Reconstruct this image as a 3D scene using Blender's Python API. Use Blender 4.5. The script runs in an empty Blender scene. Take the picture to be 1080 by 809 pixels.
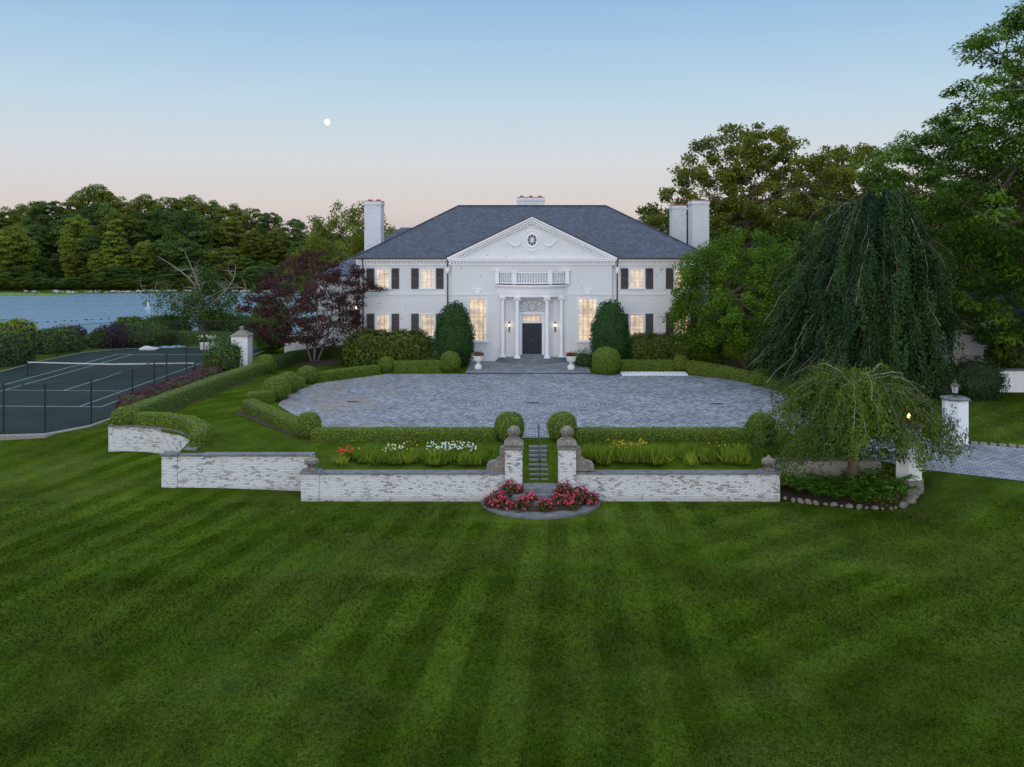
import bpy, math, random
import numpy as np
from mathutils import Vector, noise as mnoise
from math import sin, cos, pi, radians, sqrt, atan2

random.seed(7); RNG = np.random.default_rng(7)
scene = bpy.context.scene
col = scene.collection
FX, PX0, PY0 = 930.0, 550.0, 250.0          # focal length in photo pixels, vanishing point
CX, CD, CZ = -0.84, 70.0, 9.86

def XD(px, D): return CX + (px - PX0) * D / FX
def G(px, py, z=0.0):
    D = (CZ - z) * FX / (py - PY0)
    return (XD(px, D), D)

# ------------------------------------------------------------------ helpers
def tag(o, label=None, cat=None, group=None, kind=None):
    if label: o['label'] = label
    if cat: o['category'] = cat
    if group: o['group'] = group
    if kind: o['kind'] = kind
    return o
def empty(name, x, D, z=0.0, rz=0.0, **k):
    o = bpy.data.objects.new(name, None); col.objects.link(o)
    o.location = (x, D - CD, z); o.rotation_euler = (0, 0, rz); o.empty_display_size = .3
    return tag(o, **k)
def copy_tree(o, parent=None):
    c = o.copy(); col.objects.link(c); c.parent = parent
    for ch in o.children: copy_tree(ch, c)
    return c

class MB:
    """mesh collector; coordinates are x, y (y = D-70 unless local), z"""
    def __init__(s): s.v = []; s.f = []; s.m = []
    def face(s, idx, m=0): s.f.append(tuple(idx)); s.m.append(m)
    def quad(s, a, b, c, d, m=0):
        n = len(s.v); s.v += [tuple(a), tuple(b), tuple(c), tuple(d)]; s.face((n, n+1, n+2, n+3), m)
    def tri(s, a, b, c, m=0):
        n = len(s.v); s.v += [tuple(a), tuple(b), tuple(c)]; s.face((n, n+1, n+2), m)
    def box(s, x0, x1, y0, y1, z0, z1, m=0, taper=0.0):
        n = len(s.v); t = taper
        s.v += [(x0, y0, z0), (x1, y0, z0), (x1, y1, z0), (x0, y1, z0), (x0+t, y0+t, z1), (x1-t, y0+t, z1), (x1-t, y1-t, z1), (x0+t, y1-t, z1)]
        for q in ((3, 2, 1, 0), (4, 5, 6, 7), (0, 1, 5, 4), (1, 2, 6, 5), (2, 3, 7, 6), (3, 0, 4, 7)): s.face([n+i for i in q], m)
    def bbox(s, x0, x1, y0, y1, z0, z1, b=.02, m=0):
        # box with chamfered vertical and top edges
        pts = [(x0+b, y0), (x1-b, y0), (x1, y0+b), (x1, y1-b), (x1-b, y1), (x0+b, y1), (x0, y1-b), (x0, y0+b)]
        cx, cy = (x0+x1)/2, (y0+y1)/2
        def ins(p): return (p[0] + (b if p[0] < cx else -b), p[1] + (b if p[1] < cy else -b))
        s.prism_rings([[(p[0], p[1], z0) for p in pts], [(p[0], p[1], z1-b) for p in pts], [ins(p)+(z1,) for p in pts]], m)
    def prism_rings(s, rings, m=0, cap=True):
        n0 = len(s.v); k = len(rings[0])
        for r in rings: s.v += [tuple(p) for p in r]
        for i in range(len(rings)-1):
            for j in range(k):
                a = n0+i*k+j; b = n0+i*k+(j+1) % k
                s.face((a, b, b+k, a+k), m)
        if cap:
            s.face([n0+j for j in range(k)][::-1], m); s.face([n0+(len(rings)-1)*k+j for j in range(k)], m)
    def lathe(s, cx, cy, prof, seg=20, m=0, sx=1, sy=1, a0=0):
        s.prism_rings([[(cx+r*sx*cos(a0+2*pi*j/seg), cy+r*sy*sin(a0+2*pi*j/seg), z) for j in range(seg)] for r, z in prof], m)
    def tube(s, pts, rad, seg=6, m=0):
        pts = [Vector(p) for p in pts]; rings = []
        if not isinstance(rad, (list, tuple)): rad = [rad]*len(pts)
        for i, p in enumerate(pts):
            d = (pts[min(i+1, len(pts)-1)] - pts[max(i-1, 0)])
            if d.length < 1e-6: d = Vector((0, 0, 1))
            d.normalize()
            u = d.cross(Vector((0, 0, 1))) if abs(d.z) < .95 else d.cross(Vector((1, 0, 0)))
            u.normalize(); w = d.cross(u)
            rings.append([tuple(p + (u*cos(2*pi*j/seg) - w*sin(2*pi*j/seg))*rad[i]) for j in range(seg)])
        s.prism_rings(rings, m)
    def extr(s, poly, y0, y1, m=0):
        """poly of (x,z) counter-clockwise seen from -y, extruded y0..y1"""
        n = len(s.v); k = len(poly)
        s.v += [(x, y0, z) for x, z in poly] + [(x, y1, z) for x, z in poly]
        s.face([n+i for i in range(k)], m); s.face([n+k+i for i in range(k)][::-1], m)
        for i in range(k):
            j = (i+1) % k; s.face((n+j, n+i, n+k+i, n+k+j), m)
    def extrz(s, poly, z0, z1, m=0):
        n = len(s.v); k = len(poly)
        s.v += [(x, y, z0) for x, y in poly] + [(x, y, z1) for x, y in poly]
        s.face([n+i for i in range(k)][::-1], m); s.face([n+k+i for i in range(k)], m)
        for i in range(k):
            j = (i+1) % k; s.face((n+i, n+j, n+k+j, n+k+i), m)
    def build(s, name, mats, parent=None, smooth=False, uv=True):
        if not isinstance(mats, (list, tuple)): mats = [mats]
        me = bpy.data.meshes.new(name); me.from_pydata(s.v, [], s.f)
        for mt in mats: me.materials.append(mt)
        if len(mats) > 1: me.polygons.foreach_set('material_index', s.m)
        if smooth: me.polygons.foreach_set('use_smooth', [True]*len(s.f))
        me.update()
        if uv: auto_uv(me)
        if smooth:
            try: me.set_sharp_from_angle(angle=radians(40))
            except Exception: pass
        o = bpy.data.objects.new(name, me); col.objects.link(o)
        if parent: o.parent = parent
        return o

def auto_uv(me):
    uvl = me.uv_layers.new(name='UV'); Z = Vector((0, 0, 1)); vs = me.vertices; out = np.zeros(len(me.loops)*2)
    for p in me.polygons:
        n = p.normal
        if abs(n.z) > .97: t = Vector((1, 0, 0)); b = Vector((0, 1, 0))
        else:
            t = Z.cross(n); t.normalize(); b = n.cross(t)
        for li in p.loop_indices:
            c = vs[me.loops[li].vertex_index].co
            out[2*li] = c.dot(t); out[2*li+1] = c.dot(b)
    uvl.data.foreach_set('uv', out)

def np_mesh(name, V, F, mats, parent=None, lv=None, mi=None, smooth=False):
    """V Nx3, F Mx4 int arrays (quads)"""
    me = bpy.data.meshes.new(name)
    V = np.asarray(V, dtype=np.float32); F = np.asarray(F, dtype=np.int32)
    me.vertices.add(len(V)); me.vertices.foreach_set('co', V.ravel())
    k = F.shape[1]
    me.loops.add(F.size); me.loops.foreach_set('vertex_index', F.ravel())
    me.polygons.add(len(F)); me.polygons.foreach_set('loop_start', np.arange(0, F.size, k, dtype=np.int32))
    me.polygons.foreach_set('loop_total', np.full(len(F), k, dtype=np.int32))
    if not isinstance(mats, (list, tuple)): mats = [mats]
    for m in mats: me.materials.append(m)
    if mi is not None: me.polygons.foreach_set('material_index', np.asarray(mi, dtype=np.int32))
    if lv is not None:
        a = me.attributes.new('lv', 'FLOAT', 'FACE'); a.data.foreach_set('value', np.asarray(lv, dtype=np.float32))
    if smooth is not False:
        me.polygons.foreach_set('use_smooth', np.asarray(smooth if hasattr(smooth, '__len__') else [smooth]*len(F), dtype=bool))
    me.update(calc_edges=True)
    o = bpy.data.objects.new(name, me); col.objects.link(o)
    if parent: o.parent = parent
    return o

def unit(a): return a / np.maximum(np.linalg.norm(a, axis=1, keepdims=True), 1e-9)
def cards(C, N, size, aspect=.6, axis=None, jit=.25):
    """rhombic leaf faces at centres C with normals N; returns V, F"""
    n = len(C); N = unit(N)
    A = RNG.normal(size=(n, 3)) if axis is None else axis + RNG.normal(size=(n, 3))*jit
    U = unit(A - (A*N).sum(1, keepdims=True)*N); W = np.cross(N, U)
    s = size * (0.7 + .6*RNG.random((n, 1))) if np.isscalar(size) else np.asarray(size).reshape(-1, 1)
    V = np.stack([C - U*s*.5, C + W*s*aspect*.5 - U*s*.05, C + U*s*.5, C - W*s*aspect*.5 - U*s*.05], 1).reshape(-1, 3)
    F = np.arange(4*n).reshape(n, 4)
    return V, F

class LeafBag:
    def __init__(s): s.V = []; s.F = []; s.L = []; s.n = 0
    def add(s, C, N, size, aspect=.6, lv=None, axis=None, jit=.25):
        C = np.asarray(C); V, F = cards(C, np.asarray(N), size, aspect, axis, jit)
        s.V.append(V); s.F.append(F + s.n); s.n += len(V)
        s.L.append(RNG.random(len(C)) if lv is None else np.clip(lv + RNG.normal(size=len(C))*.13, 0, 1))
    def build(s, name, mat, parent=None):
        return np_mesh(name, np.concatenate(s.V), np.concatenate(s.F), mat, parent, lv=np.concatenate(s.L))

# ------------------------------------------------------------------ materials
def mat(name):
    m = bpy.data.materials.new(name); m.use_nodes = True
    nt = m.node_tree; b = nt.nodes['Principled BSDF']
    return m, nt, b
def nd(nt, t, **k):
    n = nt.nodes.new(t)
    for a, v in k.items(): setattr(n, a, v)
    return n
def lk(nt, a, b): nt.links.new(a, b)
def noise_tex(nt, vec, scale, detail=3, rough=.55, dist=0):
    n = nd(nt, 'ShaderNodeTexNoise'); n.inputs['Scale'].default_value = scale; n.inputs['Detail'].default_value = detail
    n.inputs['Roughness'].default_value = rough; n.inputs['Distortion'].default_value = dist
    if vec is not None: lk(nt, vec, n.inputs['Vector'])
    return n.outputs['Fac']
def ramp(nt, fac, stops, interp='LINEAR'):
    r = nd(nt, 'ShaderNodeValToRGB'); r.color_ramp.interpolation = interp
    e = r.color_ramp.elements
    while len(e) < len(stops): e.new(.5)
    for i, (p, c) in enumerate(stops):
        e[i].position = p; e[i].color = (c, c, c, 1) if not hasattr(c, '__len__') else tuple(c) + ((1,) if len(c) == 3 else ())
    lk(nt, fac, r.inputs['Fac']); return r.outputs['Color']
def mixc(nt, fac, a, b, blend='MIX'):
    n = nd(nt, 'ShaderNodeMix', data_type='RGBA', blend_type=blend)
    for s, v in ((n.inputs['Factor'], fac), (n.inputs['A'], a), (n.inputs['B'], b)):
        if isinstance(v, bpy.types.NodeSocket): lk(nt, v, s)
        elif hasattr(v, '__len__'): s.default_value = tuple(v) + ((1,) if len(v) == 3 else ())
        else: s.default_value = v
    return n.outputs['Result']
def mth(nt, op, a, b=None, c=None):
    n = nd(nt, 'ShaderNodeMath', operation=op)
    for i, v in enumerate((a, b, c)):
        if v is None: continue
        if isinstance(v, bpy.types.NodeSocket): lk(nt, v, n.inputs[i])
        else: n.inputs[i].default_value = v
    return n.outputs[0]
def bump(nt, b, h, strength=.4, dist=.02):
    n = nd(nt, 'ShaderNodeBump'); n.inputs['Strength'].default_value = strength; n.inputs['Distance'].default_value = dist
    lk(nt, h, n.inputs['Height']); lk(nt, n.outputs['Normal'], b.inputs['Normal']); return n
def pos(nt): return nd(nt, 'ShaderNodeNewGeometry').outputs['Position']
def objco(nt): return nd(nt, 'ShaderNodeTexCoord').outputs['Object']
def uvco(nt): return nd(nt, 'ShaderNodeTexCoord').outputs['UV']

def simple(name, c, rough=.6, var=.15, scale=4.0, metal=0, bmp=.0, spec=.5, bscale=None):
    m, nt, b = mat(name); p = objco(nt)
    f = noise_tex(nt, p, scale, 5)
    c0 = [x*(1-var) for x in c]; c1 = [min(1, x*(1+var)) for x in c]
    lk(nt, ramp(nt, f, [(.3, c0), (.7, c1)]), b.inputs['Base Color'])
    b.inputs['Roughness'].default_value = rough; b.inputs['Metallic'].default_value = metal
    b.inputs['Specular IOR Level'].default_value = spec
    if bmp: bump(nt, b, noise_tex(nt, p, bscale or scale*6, 4), bmp, .01)
    return m

def leafmat(name, c0, c1, trans=.25, rough=.55, c2=None):
    m, nt, b = mat(name)
    a = nd(nt, 'ShaderNodeAttribute', attribute_name='lv').outputs['Fac']
    p = pos(nt)
    f = mth(nt, 'ADD', mth(nt, 'MULTIPLY', a, .75), mth(nt, 'MULTIPLY', noise_tex(nt, p, .6, 3), .25))
    st = [(.1, c0), (.85, c1)] if c2 is None else [(.08, c0), (.6, c1), (.9, c2)]
    c = ramp(nt, f, st)
    lk(nt, c, b.inputs['Base Color']); b.inputs['Roughness'].default_value = rough
    b.inputs['Specular IOR Level'].default_value = .15
    t = nd(nt, 'ShaderNodeBsdfTranslucent'); lk(nt, mixc(nt, 1.0, c, (1.3, 1.4, .6), 'MULTIPLY'), t.inputs['Color'])
    mx = nd(nt, 'ShaderNodeMixShader'); mx.inputs[0].default_value = trans
    lk(nt, b.outputs[0], mx.inputs[1]); lk(nt, t.outputs[0], mx.inputs[2])
    lk(nt, mx.outputs[0], nt.nodes['Material Output'].inputs['Surface'])
    return m

def brickmat(name, paint, wear_col, joint, wear=.5, w=.21, h=.075, base=(.74, .75, .76), spots=.0, bstr=.5):
    """painted brick: fine courses in the bump, paint worn off in patches"""
    m, nt, b = mat(name); uv = uvco(nt); p = pos(nt)
    br = nd(nt, 'ShaderNodeTexBrick'); lk(nt, uv, br.inputs['Vector'])
    br.inputs['Scale'].default_value = 1.0; br.inputs['Brick Width'].default_value = w; br.inputs['Row Height'].default_value = h
    br.inputs['Mortar Size'].default_value = .008; br.inputs['Mortar Smooth'].default_value = .2
    br.inputs['Color1'].default_value = (0, 0, 0, 1); br.inputs['Color2'].default_value = (1, 1, 1, 1); br.inputs['Mortar'].default_value = (.5, .5, .5, 1)
    st_ = nd(nt, 'ShaderNodeMapping'); lk(nt, p, st_.inputs['Vector']); st_.inputs['Scale'].default_value = (1, 1, 2.0)
    n1 = noise_tex(nt, p, .9, 6, .65); n2 = noise_tex(nt, st_.outputs[0], 6 + 5*(wear > .5), 6, .8)
    per = nd(nt, 'ShaderNodeRGBToBW'); lk(nt, br.outputs['Color'], per.inputs[0])
    s = mth(nt, 'ADD', mth(nt, 'ADD', mth(nt, 'MULTIPLY', n1, .55), mth(nt, 'MULTIPLY', n2, 1.15)), mth(nt, 'MULTIPLY', per.outputs[0], .30))
    k = ramp(nt, mth(nt, 'MULTIPLY', s, .5), [(.625-wear*.105, 0), (.675-wear*.105, 1)])
    pc = mixc(nt, mth(nt, 'ADD', mth(nt, 'MULTIPLY', n2, .5), mth(nt, 'MULTIPLY', noise_tex(nt, p, .45, 5, .7), .5)), [paint[0]*.78, paint[1]*.79, paint[2]*.80], [min(1, x*1.14) for x in paint])
    wc = mixc(nt, noise_tex(nt, p, 9, 2), wear_col, joint)
    c = mixc(nt, k, pc, wc)
    c = mixc(nt, mth(nt, 'MULTIPLY', br.outputs['Fac'], .25 + .3*wear), c, joint)
    if spots:
        sp = ramp(nt, noise_tex(nt, p, 2.1, 7, .75), [(.625, 0), (.67, 1)])
        c = mixc(nt, mth(nt, 'MULTIPLY', sp, spots), c, (.24, .19, .16))
    if wear > .5:      # damp and soil splash in the lowest courses
        sz = nd(nt, 'ShaderNodeSeparateXYZ'); lk(nt, p, sz.inputs[0])
        dz_ = ramp(nt, mth(nt, 'ADD', mth(nt, 'MULTIPLY', sz.outputs['Z'], -1.0), mth(nt, 'MULTIPLY', n1, .6)), [(0, 0), (1, 1)])
        dn = ramp(nt, mth(nt, 'MULTIPLY_ADD', mth(nt, 'ADD', mth(nt, 'MULTIPLY', sz.outputs['Z'], -1.0), mth(nt, 'MULTIPLY', n2, .5)), 2.2, -3.45), [(.2, 0), (1, .6)])
        c = mixc(nt, dn, c, (.21, .19, .15))
    lk(nt, c, b.inputs['Base Color']); b.inputs['Roughness'].default_value = .75
    hgt = mth(nt, 'SUBTRACT', mth(nt, 'MULTIPLY', n2, .4), mth(nt, 'ADD', br.outputs['Fac'], mth(nt, 'MULTIPLY', k, .5)))
    bump(nt, b, hgt, bstr, .012)
    return m

M = {}
M['house_brick'] = brickmat('white painted house brick', (.76, .755, .745), (.42, .34, .29), (.55, .53, .52), wear=.16, spots=.85, bstr=.8)
M['wall_brick'] = brickmat('worn white garden wall brick', (.72, .72, .71), (.15, .12, .105), (.30, .27, .25), wear=.88, bstr=1.0)
M['chimney_brick'] = brickmat('stained white chimney brick', (.68, .69, .70), (.32, .25, .21), (.45, .43, .41), wear=.52, spots=.9, bstr=.8)
M['wall_mossy'] = brickmat('stained rendered wall', (.42, .42, .36), (.14, .14, .09), (.22, .21, .16), wear=1.05, bstr=.6)
M['trim'] = simple('white painted trim', (.76, .76, .77), .5, .05, 3)
M['plaster'] = simple('white smooth render', (.74, .75, .77), .7, .05, 1.5, bmp=.15)
M['shutter'] = simple('dark brown black shutter paint', (.052, .042, .043), .45, .2, 3)
M['door'] = simple('glossy navy black door paint', (.012, .014, .024), .22, .1, 3)
M['brass'] = simple('aged brass', (.55, .42, .2), .35, .1, 5, metal=1)
M['black'] = simple('black painted iron', (.012, .013, .015), .45, .2, 6)
M['copper'] = simple('dark copper gutter', (.06, .04, .032), .5, .2, 3)
M['stone'] = simple('weathered limestone with lichen', (.19, .17, .14), .85, .45, 7, bmp=.6)
M['capstone'] = simple('grey slate coping', (.14, .14, .145), .75, .35, 3, bmp=.5)
M['bluestone'] = simple('bluestone paving', (.15, .165, .18), .6, .25, 1.3, bmp=.3)
M['urn_white'] = simple('white cast stone', (.66, .65, .63), .7, .1, 9, bmp=.2)
M['chimney_cap'] = simple('terracotta chimney cap', (.26, .11, .07), .8, .35, 6, bmp=.3)
M['bark'] = simple('grey brown bark', (.12, .09, .065), .9, .35, 5, bmp=.8)
M['bark_pale'] = simple('pale grey bark', (.27, .24, .20), .9, .3, 6, bmp=.6)
M['bark_dead'] = simple('bleached dead wood', (.20, .175, .15), .85, .25, 4, bmp=.5)
M['bark_maple'] = simple('smooth grey maple bark', (.15, .135, .11), .9, .3, 6, bmp=.4)
M['mulch'] = simple('brown bark mulch', (.050, .029, .014), .95, .5, 14, bmp=1)
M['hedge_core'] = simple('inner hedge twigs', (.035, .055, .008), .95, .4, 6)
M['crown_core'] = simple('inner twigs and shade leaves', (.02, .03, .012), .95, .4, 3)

def slate():
    m, nt, b = mat('blue grey roof slate'); uv = uvco(nt); p = pos(nt)
    br = nd(nt, 'ShaderNodeTexBrick'); lk(nt, uv, br.inputs['Vector'])
    br.inputs['Scale'].default_value = 1; br.inputs['Brick Width'].default_value = .28; br.inputs['Row Height'].default_value = .2
    br.inputs['Mortar Size'].default_value = .012; br.inputs['Bias'].default_value = 0
    br.inputs['Color1'].default_value = (.008, .015, .031, 1); br.inputs['Color2'].default_value = (.046, .066, .112, 1); br.inputs['Mortar'].default_value = (.010, .012, .016, 1)
    sc = nd(nt, 'ShaderNodeMapping'); lk(nt, p, sc.inputs['Vector']); sc.inputs['Scale'].default_value = (1.2, 1.2, .5)
    st = ramp(nt, noise_tex(nt, sc.outputs[0], 1.0, 7, .75), [(.50, 0), (.70, 1)])
    c = mixc(nt, mth(nt, 'MULTIPLY', st, .85), br.outputs['Color'], (.016, .013, .013))
    ll = ramp(nt, noise_tex(nt, p, 8, 4, .7), [(.62, 0), (.72, 1)])
    c = mixc(nt, mth(nt, 'MULTIPLY', ll, .6), c, (.12, .125, .13))
    lk(nt, c, b.inputs['Base Color']); b.inputs['Roughness'].default_value = .5
    vs = nd(nt, 'ShaderNodeSeparateXYZ'); lk(nt, uv, vs.inputs[0])
    saw = mth(nt, 'FRACT', mth(nt, 'DIVIDE', vs.outputs['Y'], .2))
    h = mth(nt, 'SUBTRACT', mth(nt, 'MULTIPLY', mth(nt, 'SUBTRACT', 1.0, saw), .6), br.outputs['Fac'])
    bump(nt, b, h, .8, .03)
    return m
M['slate'] = slate()

def lawnmat(name='mown lawn', stripes=1.0, gain=1.0):
    m, nt, b = mat(name); p = pos(nt)
    sp = nd(nt, 'ShaderNodeSeparateXYZ'); lk(nt, p, sp.inputs[0]); x, y = sp.outputs['X'], sp.outputs['Y']
    big = noise_tex(nt, p, .05, 2); med = noise_tex(nt, p, .35, 5, .65); fine = noise_tex(nt, p, 9, 6, .75); ff = noise_tex(nt, p, 38, 4, .8)
    # fan of mower passes: angle about a far turning point, plus a second set on the right
    def passes(cx, cy, n, ph):
        ang = mth(nt, 'ARCTAN2', mth(nt, 'SUBTRACT', x, cx), mth(nt, 'SUBTRACT', y, cy))
        v = mth(nt, 'ADD', mth(nt, 'MULTIPLY', ang, n), mth(nt, 'MULTIPLY', big, ph))
        w = mth(nt, 'SINE', mth(nt, 'ADD', v, mth(nt, 'MULTIPLY', med, 1.6)))
        return ramp(nt, mth(nt, 'MULTIPLY_ADD', w, .5, .5), [(.36, 0), (.64, 1)])
    a = passes(4.3, 24, 240, 3.0)
    lin = mth(nt, 'ADD', mth(nt, 'MULTIPLY', mth(nt, 'SUBTRACT', mth(nt, 'MULTIPLY', x, .6), mth(nt, 'MULTIPLY', y, .8)), 3.3), mth(nt, 'MULTIPLY', big, 5.0))
    c_ = ramp(nt, mth(nt, 'MULTIPLY_ADD', mth(nt, 'SINE', mth(nt, 'ADD', lin, mth(nt, 'MULTIPLY', med, 1.3))), .5, .5), [(.25, 0), (.75, 1)])
    msk = ramp(nt, mth(nt, 'MULTIPLY_ADD', mth(nt, 'ADD', x, mth(nt, 'MULTIPLY', big, 14)), .08, -.55), [(.35, 0), (.65, 1)])
    s = mixc(nt, msk, a, c_)
    s = mixc(nt, ramp(nt, noise_tex(nt, p, .13, 3), [(.34, .15), (.60, .80)]), (.5, .5, .5), s)
    dark, light = [v*gain for v in (.036, .064, .004)], [v*gain for v in (.074, .116, .011)]  # light on tilted blades, put into the stripe colours
    c = mixc(nt, mth(nt, 'MULTIPLY_ADD', s, stripes*.9, .5-.45*stripes), dark, light)
    c = mixc(nt, ramp(nt, noise_tex(nt, p, .22, 5, .7, .6), [(.45, 0), (.68, .7)]), c, (.076, .094, .020))
    c = mixc(nt, ramp(nt, noise_tex(nt, p, .5, 6, .75), [(.55, 0), (.72, .55)]), c, (.026, .092, .018))
    c = mixc(nt, 1.0, c, ramp(nt, med, [(.3, .62), (.7, 1.35)]), 'MULTIPLY')
    c = mixc(nt, 1.0, c, ramp(nt, fine, [(.36, .7), (.64, 1.34)]), 'MULTIPLY')
    c = mixc(nt, 1.0, c, ramp(nt, ff, [(.36, .7), (.64, 1.32)]), 'MULTIPLY')
    lk(nt, c, b.inputs['Base Color']); b.inputs['Roughness'].default_value = .9; b.inputs['Specular IOR Level'].default_value = .0
    bump(nt, b, mth(nt, 'ADD', mth(nt, 'MULTIPLY', ff, .6), fine), .9, .06)
    return m
M['lawn'] = lawnmat()
M['lawn2'] = lawnmat('terrace lawn', .5)
M['lawn_blades'] = lawnmat('mown grass blades', 1.0, 1.25)

def courtmat():
    m, nt, b = mat('granite sett paving'); p = pos(nt)
    s = nd(nt, 'ShaderNodeSeparateXYZ'); lk(nt, p, s.inputs[0]); x, y0 = s.outputs['X'], s.outputs['Y']
    y = mth(nt, 'ADD', y0, 17.4)
    ys = mth(nt, 'MULTIPLY', y, 1.45)
    r = mth(nt, 'SQRT', mth(nt, 'ADD', mth(nt, 'MULTIPLY', x, x), mth(nt, 'MULTIPLY', ys, ys)))
    th = mth(nt, 'ARCTAN2', ys, x)
    def comb(u, v):
        n = nd(nt, 'ShaderNodeCombineXYZ')
        for i, q in enumerate((u, v)):
            if isinstance(q, bpy.types.NodeSocket): lk(nt, q, n.inputs[i])
            else: n.inputs[i].default_value = q
        return n.outputs[0]
    pol = comb(mth(nt, 'MULTIPLY', th, 4.0), r)
    wob = mth(nt, 'MULTIPLY', mth(nt, 'SINE', mth(nt, 'MULTIPLY', x, .55)), 1.5)
    ca, sa = cos(.72), sin(.72)
    ax = mth(nt, 'ABSOLUTE', x)
    u2 = mth(nt, 'ADD', mth(nt, 'MULTIPLY', ax, ca), mth(nt, 'MULTIPLY', y, sa)); v2 = mth(nt, 'SUBTRACT', mth(nt, 'MULTIPLY', y, ca), mth(nt, 'MULTIPLY', ax, sa))
    diag = comb(u2, v2)
    band = comb(x, mth(nt, 'ADD', y, mth(nt, 'MULTIPLY', wob, .18)))
    def mv(f, a, c):
        n = nd(nt, 'ShaderNodeMix', data_type='VECTOR'); lk(nt, f, n.inputs['Factor'])
        ins = [i for i in n.inputs if i.type == 'VECTOR']; lk(nt, a, ins[-2] if len(ins) > 2 else ins[0]); lk(nt, c, ins[-1] if len(ins) > 2 else ins[1])
        outs = [o for o in n.outputs if o.type == 'VECTOR']; return outs[0]
    f1 = mth(nt, 'GREATER_THAN', r, 4.9); v = mv(f1, pol, diag)
    f2 = mth(nt, 'GREATER_THAN', mth(nt, 'ABSOLUTE', y), 5.2); v = mv(f2, v, band)
    br = nd(nt, 'ShaderNodeTexBrick'); lk(nt, v, br.inputs['Vector'])
    br.inputs['Scale'].default_value = 1; br.inputs['Brick Width'].default_value = .30; br.inputs['Row Height'].default_value = .26
    br.inputs['Mortar Size'].default_value = .03; br.inputs['Mortar Smooth'].default_value = .4
    br.inputs['Color1'].default_value = (.14, .152, .182, 1); br.inputs['Color2'].default_value = (.37, .39, .43, 1); br.inputs['Mortar'].default_value = (.055, .058, .062, 1)
    c = mixc(nt, 1.0, br.outputs['Color'], ramp(nt, noise_tex(nt, p, .35, 6, .7), [(.3, .72), (.7, 1.22)]), 'MULTIPLY')
    n = nd(nt, 'ShaderNodeMapping'); lk(nt, p, n.inputs['Vector']); n.inputs['Scale'].default_value = (.25, .12, 1)
    left = ramp(nt, mth(nt, 'MULTIPLY_ADD', x, -.1, -.35), [(.2, 0), (.7, 1)])
    stain = mth(nt, 'MULTIPLY', ramp(nt, noise_tex(nt, n.outputs[0], 2.2, 5, .7), [(.46, 0), (.66, .75)]), left)
    c = mixc(nt, stain, c, (.24, .17, .12))
    ring = ramp(nt, mth(nt, 'ABSOLUTE', mth(nt, 'SUBTRACT', r, 4.9)), [(.12, .7), (.2, 0)])
    c = mixc(nt, ring, c, (.16, .13, .12))
    lk(nt, c, b.inputs['Base Color']); b.inputs['Roughness'].default_value = .62
    bump(nt, b, mth(nt, 'SUBTRACT', mth(nt, 'MULTIPLY', noise_tex(nt, p, 6, 3), .5), br.outputs['Fac']), .8, .03)
    return m
M['court'] = courtmat()

def pavemat(name, c1, c2, joint, w, h, rot=0.0, mort=.02):
    m, nt, b = mat(name); p = pos(nt)
    mp = nd(nt, 'ShaderNodeMapping'); lk(nt, p, mp.inputs['Vector']); mp.inputs['Rotation'].default_value = (0, 0, rot)
    br = nd(nt, 'ShaderNodeTexBrick'); lk(nt, mp.outputs[0], br.inputs['Vector'])
    br.inputs['Scale'].default_value = 1; br.inputs['Brick Width'].default_value = w; br.inputs['Row Height'].default_value = h
    br.inputs['Mortar Size'].default_value = mort; br.inputs['Mortar Smooth'].default_value = .3
    for k, v in (('Color1', c1), ('Color2', c2), ('Mortar', joint)): br.inputs[k].default_value = v + (1,)
    c = mixc(nt, 1.0, br.outputs['Color'], ramp(nt, noise_tex(nt, p, 1.2, 6, .7), [(.3, .7), (.7, 1.25)]), 'MULTIPLY')
    lk(nt, c, b.inputs['Base Color']); b.inputs['Roughness'].default_value = .65
    bump(nt, b, mth(nt, 'SUBTRACT', mth(nt, 'MULTIPLY', noise_tex(nt, p, 8, 3), .4), br.outputs['Fac']), .8, .03)
    return m
M['drive'] = pavemat('grey granite drive blocks', (.20, .215, .245), (.30, .32, .355), (.085, .085, .09), .30, .21, .35, .02)
M['flag'] = pavemat('bluestone flags', (.12, .135, .15), (.20, .215, .23), (.06, .06, .06), 1.1, .7, 0, .012)

def tennismat():
    m, nt, b = mat('green acrylic court surface'); p = pos(nt)
    f = noise_tex(nt, p, .4, 6, .7); g = noise_tex(nt, p, 14, 3)
    c = ramp(nt, f, [(.3, (.010, .023, .018)), (.7, (.019, .035, .028))])
    c = mixc(nt, 1.0, c, ramp(nt, g, [(.3, .8), (.7, 1.2)]), 'MULTIPLY')
    lk(nt, c, b.inputs['Base Color']); b.inputs['Roughness'].default_value = .7; b.inputs['Specular IOR Level'].default_value = .08
    return m
M['tennis'] = tennismat()
M['line'] = simple('worn white court line', (.38, .42, .43), .7, .25, 5)
M['net_tape'] = simple('white net tape', (.48, .48, .47), .7, .05)
M['gravel'] = simple('pale edging gravel', (.26, .23, .20), .9, .5, 25, bmp=.8)

def watermat():
    m, nt, b = mat('rippled inlet water'); p = pos(nt)
    b.inputs['Base Color'].default_value = (.17, .27, .35, 1); b.inputs['Roughness'].default_value = .2; b.inputs['IOR'].default_value = 1.333
    mp = nd(nt, 'ShaderNodeMapping'); lk(nt, p, mp.inputs['Vector']); mp.inputs['Scale'].default_value = (.35, 1.0, 1)
    f = mth(nt, 'ADD', noise_tex(nt, mp.outputs[0], 1.3, 4, .65, .3), mth(nt, 'MULTIPLY', noise_tex(nt, mp.outputs[0], .22, 5, .7), 3.2))
    bump(nt, b, f, 1.0, .45)
    return m
M['water'] = watermat()

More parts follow.
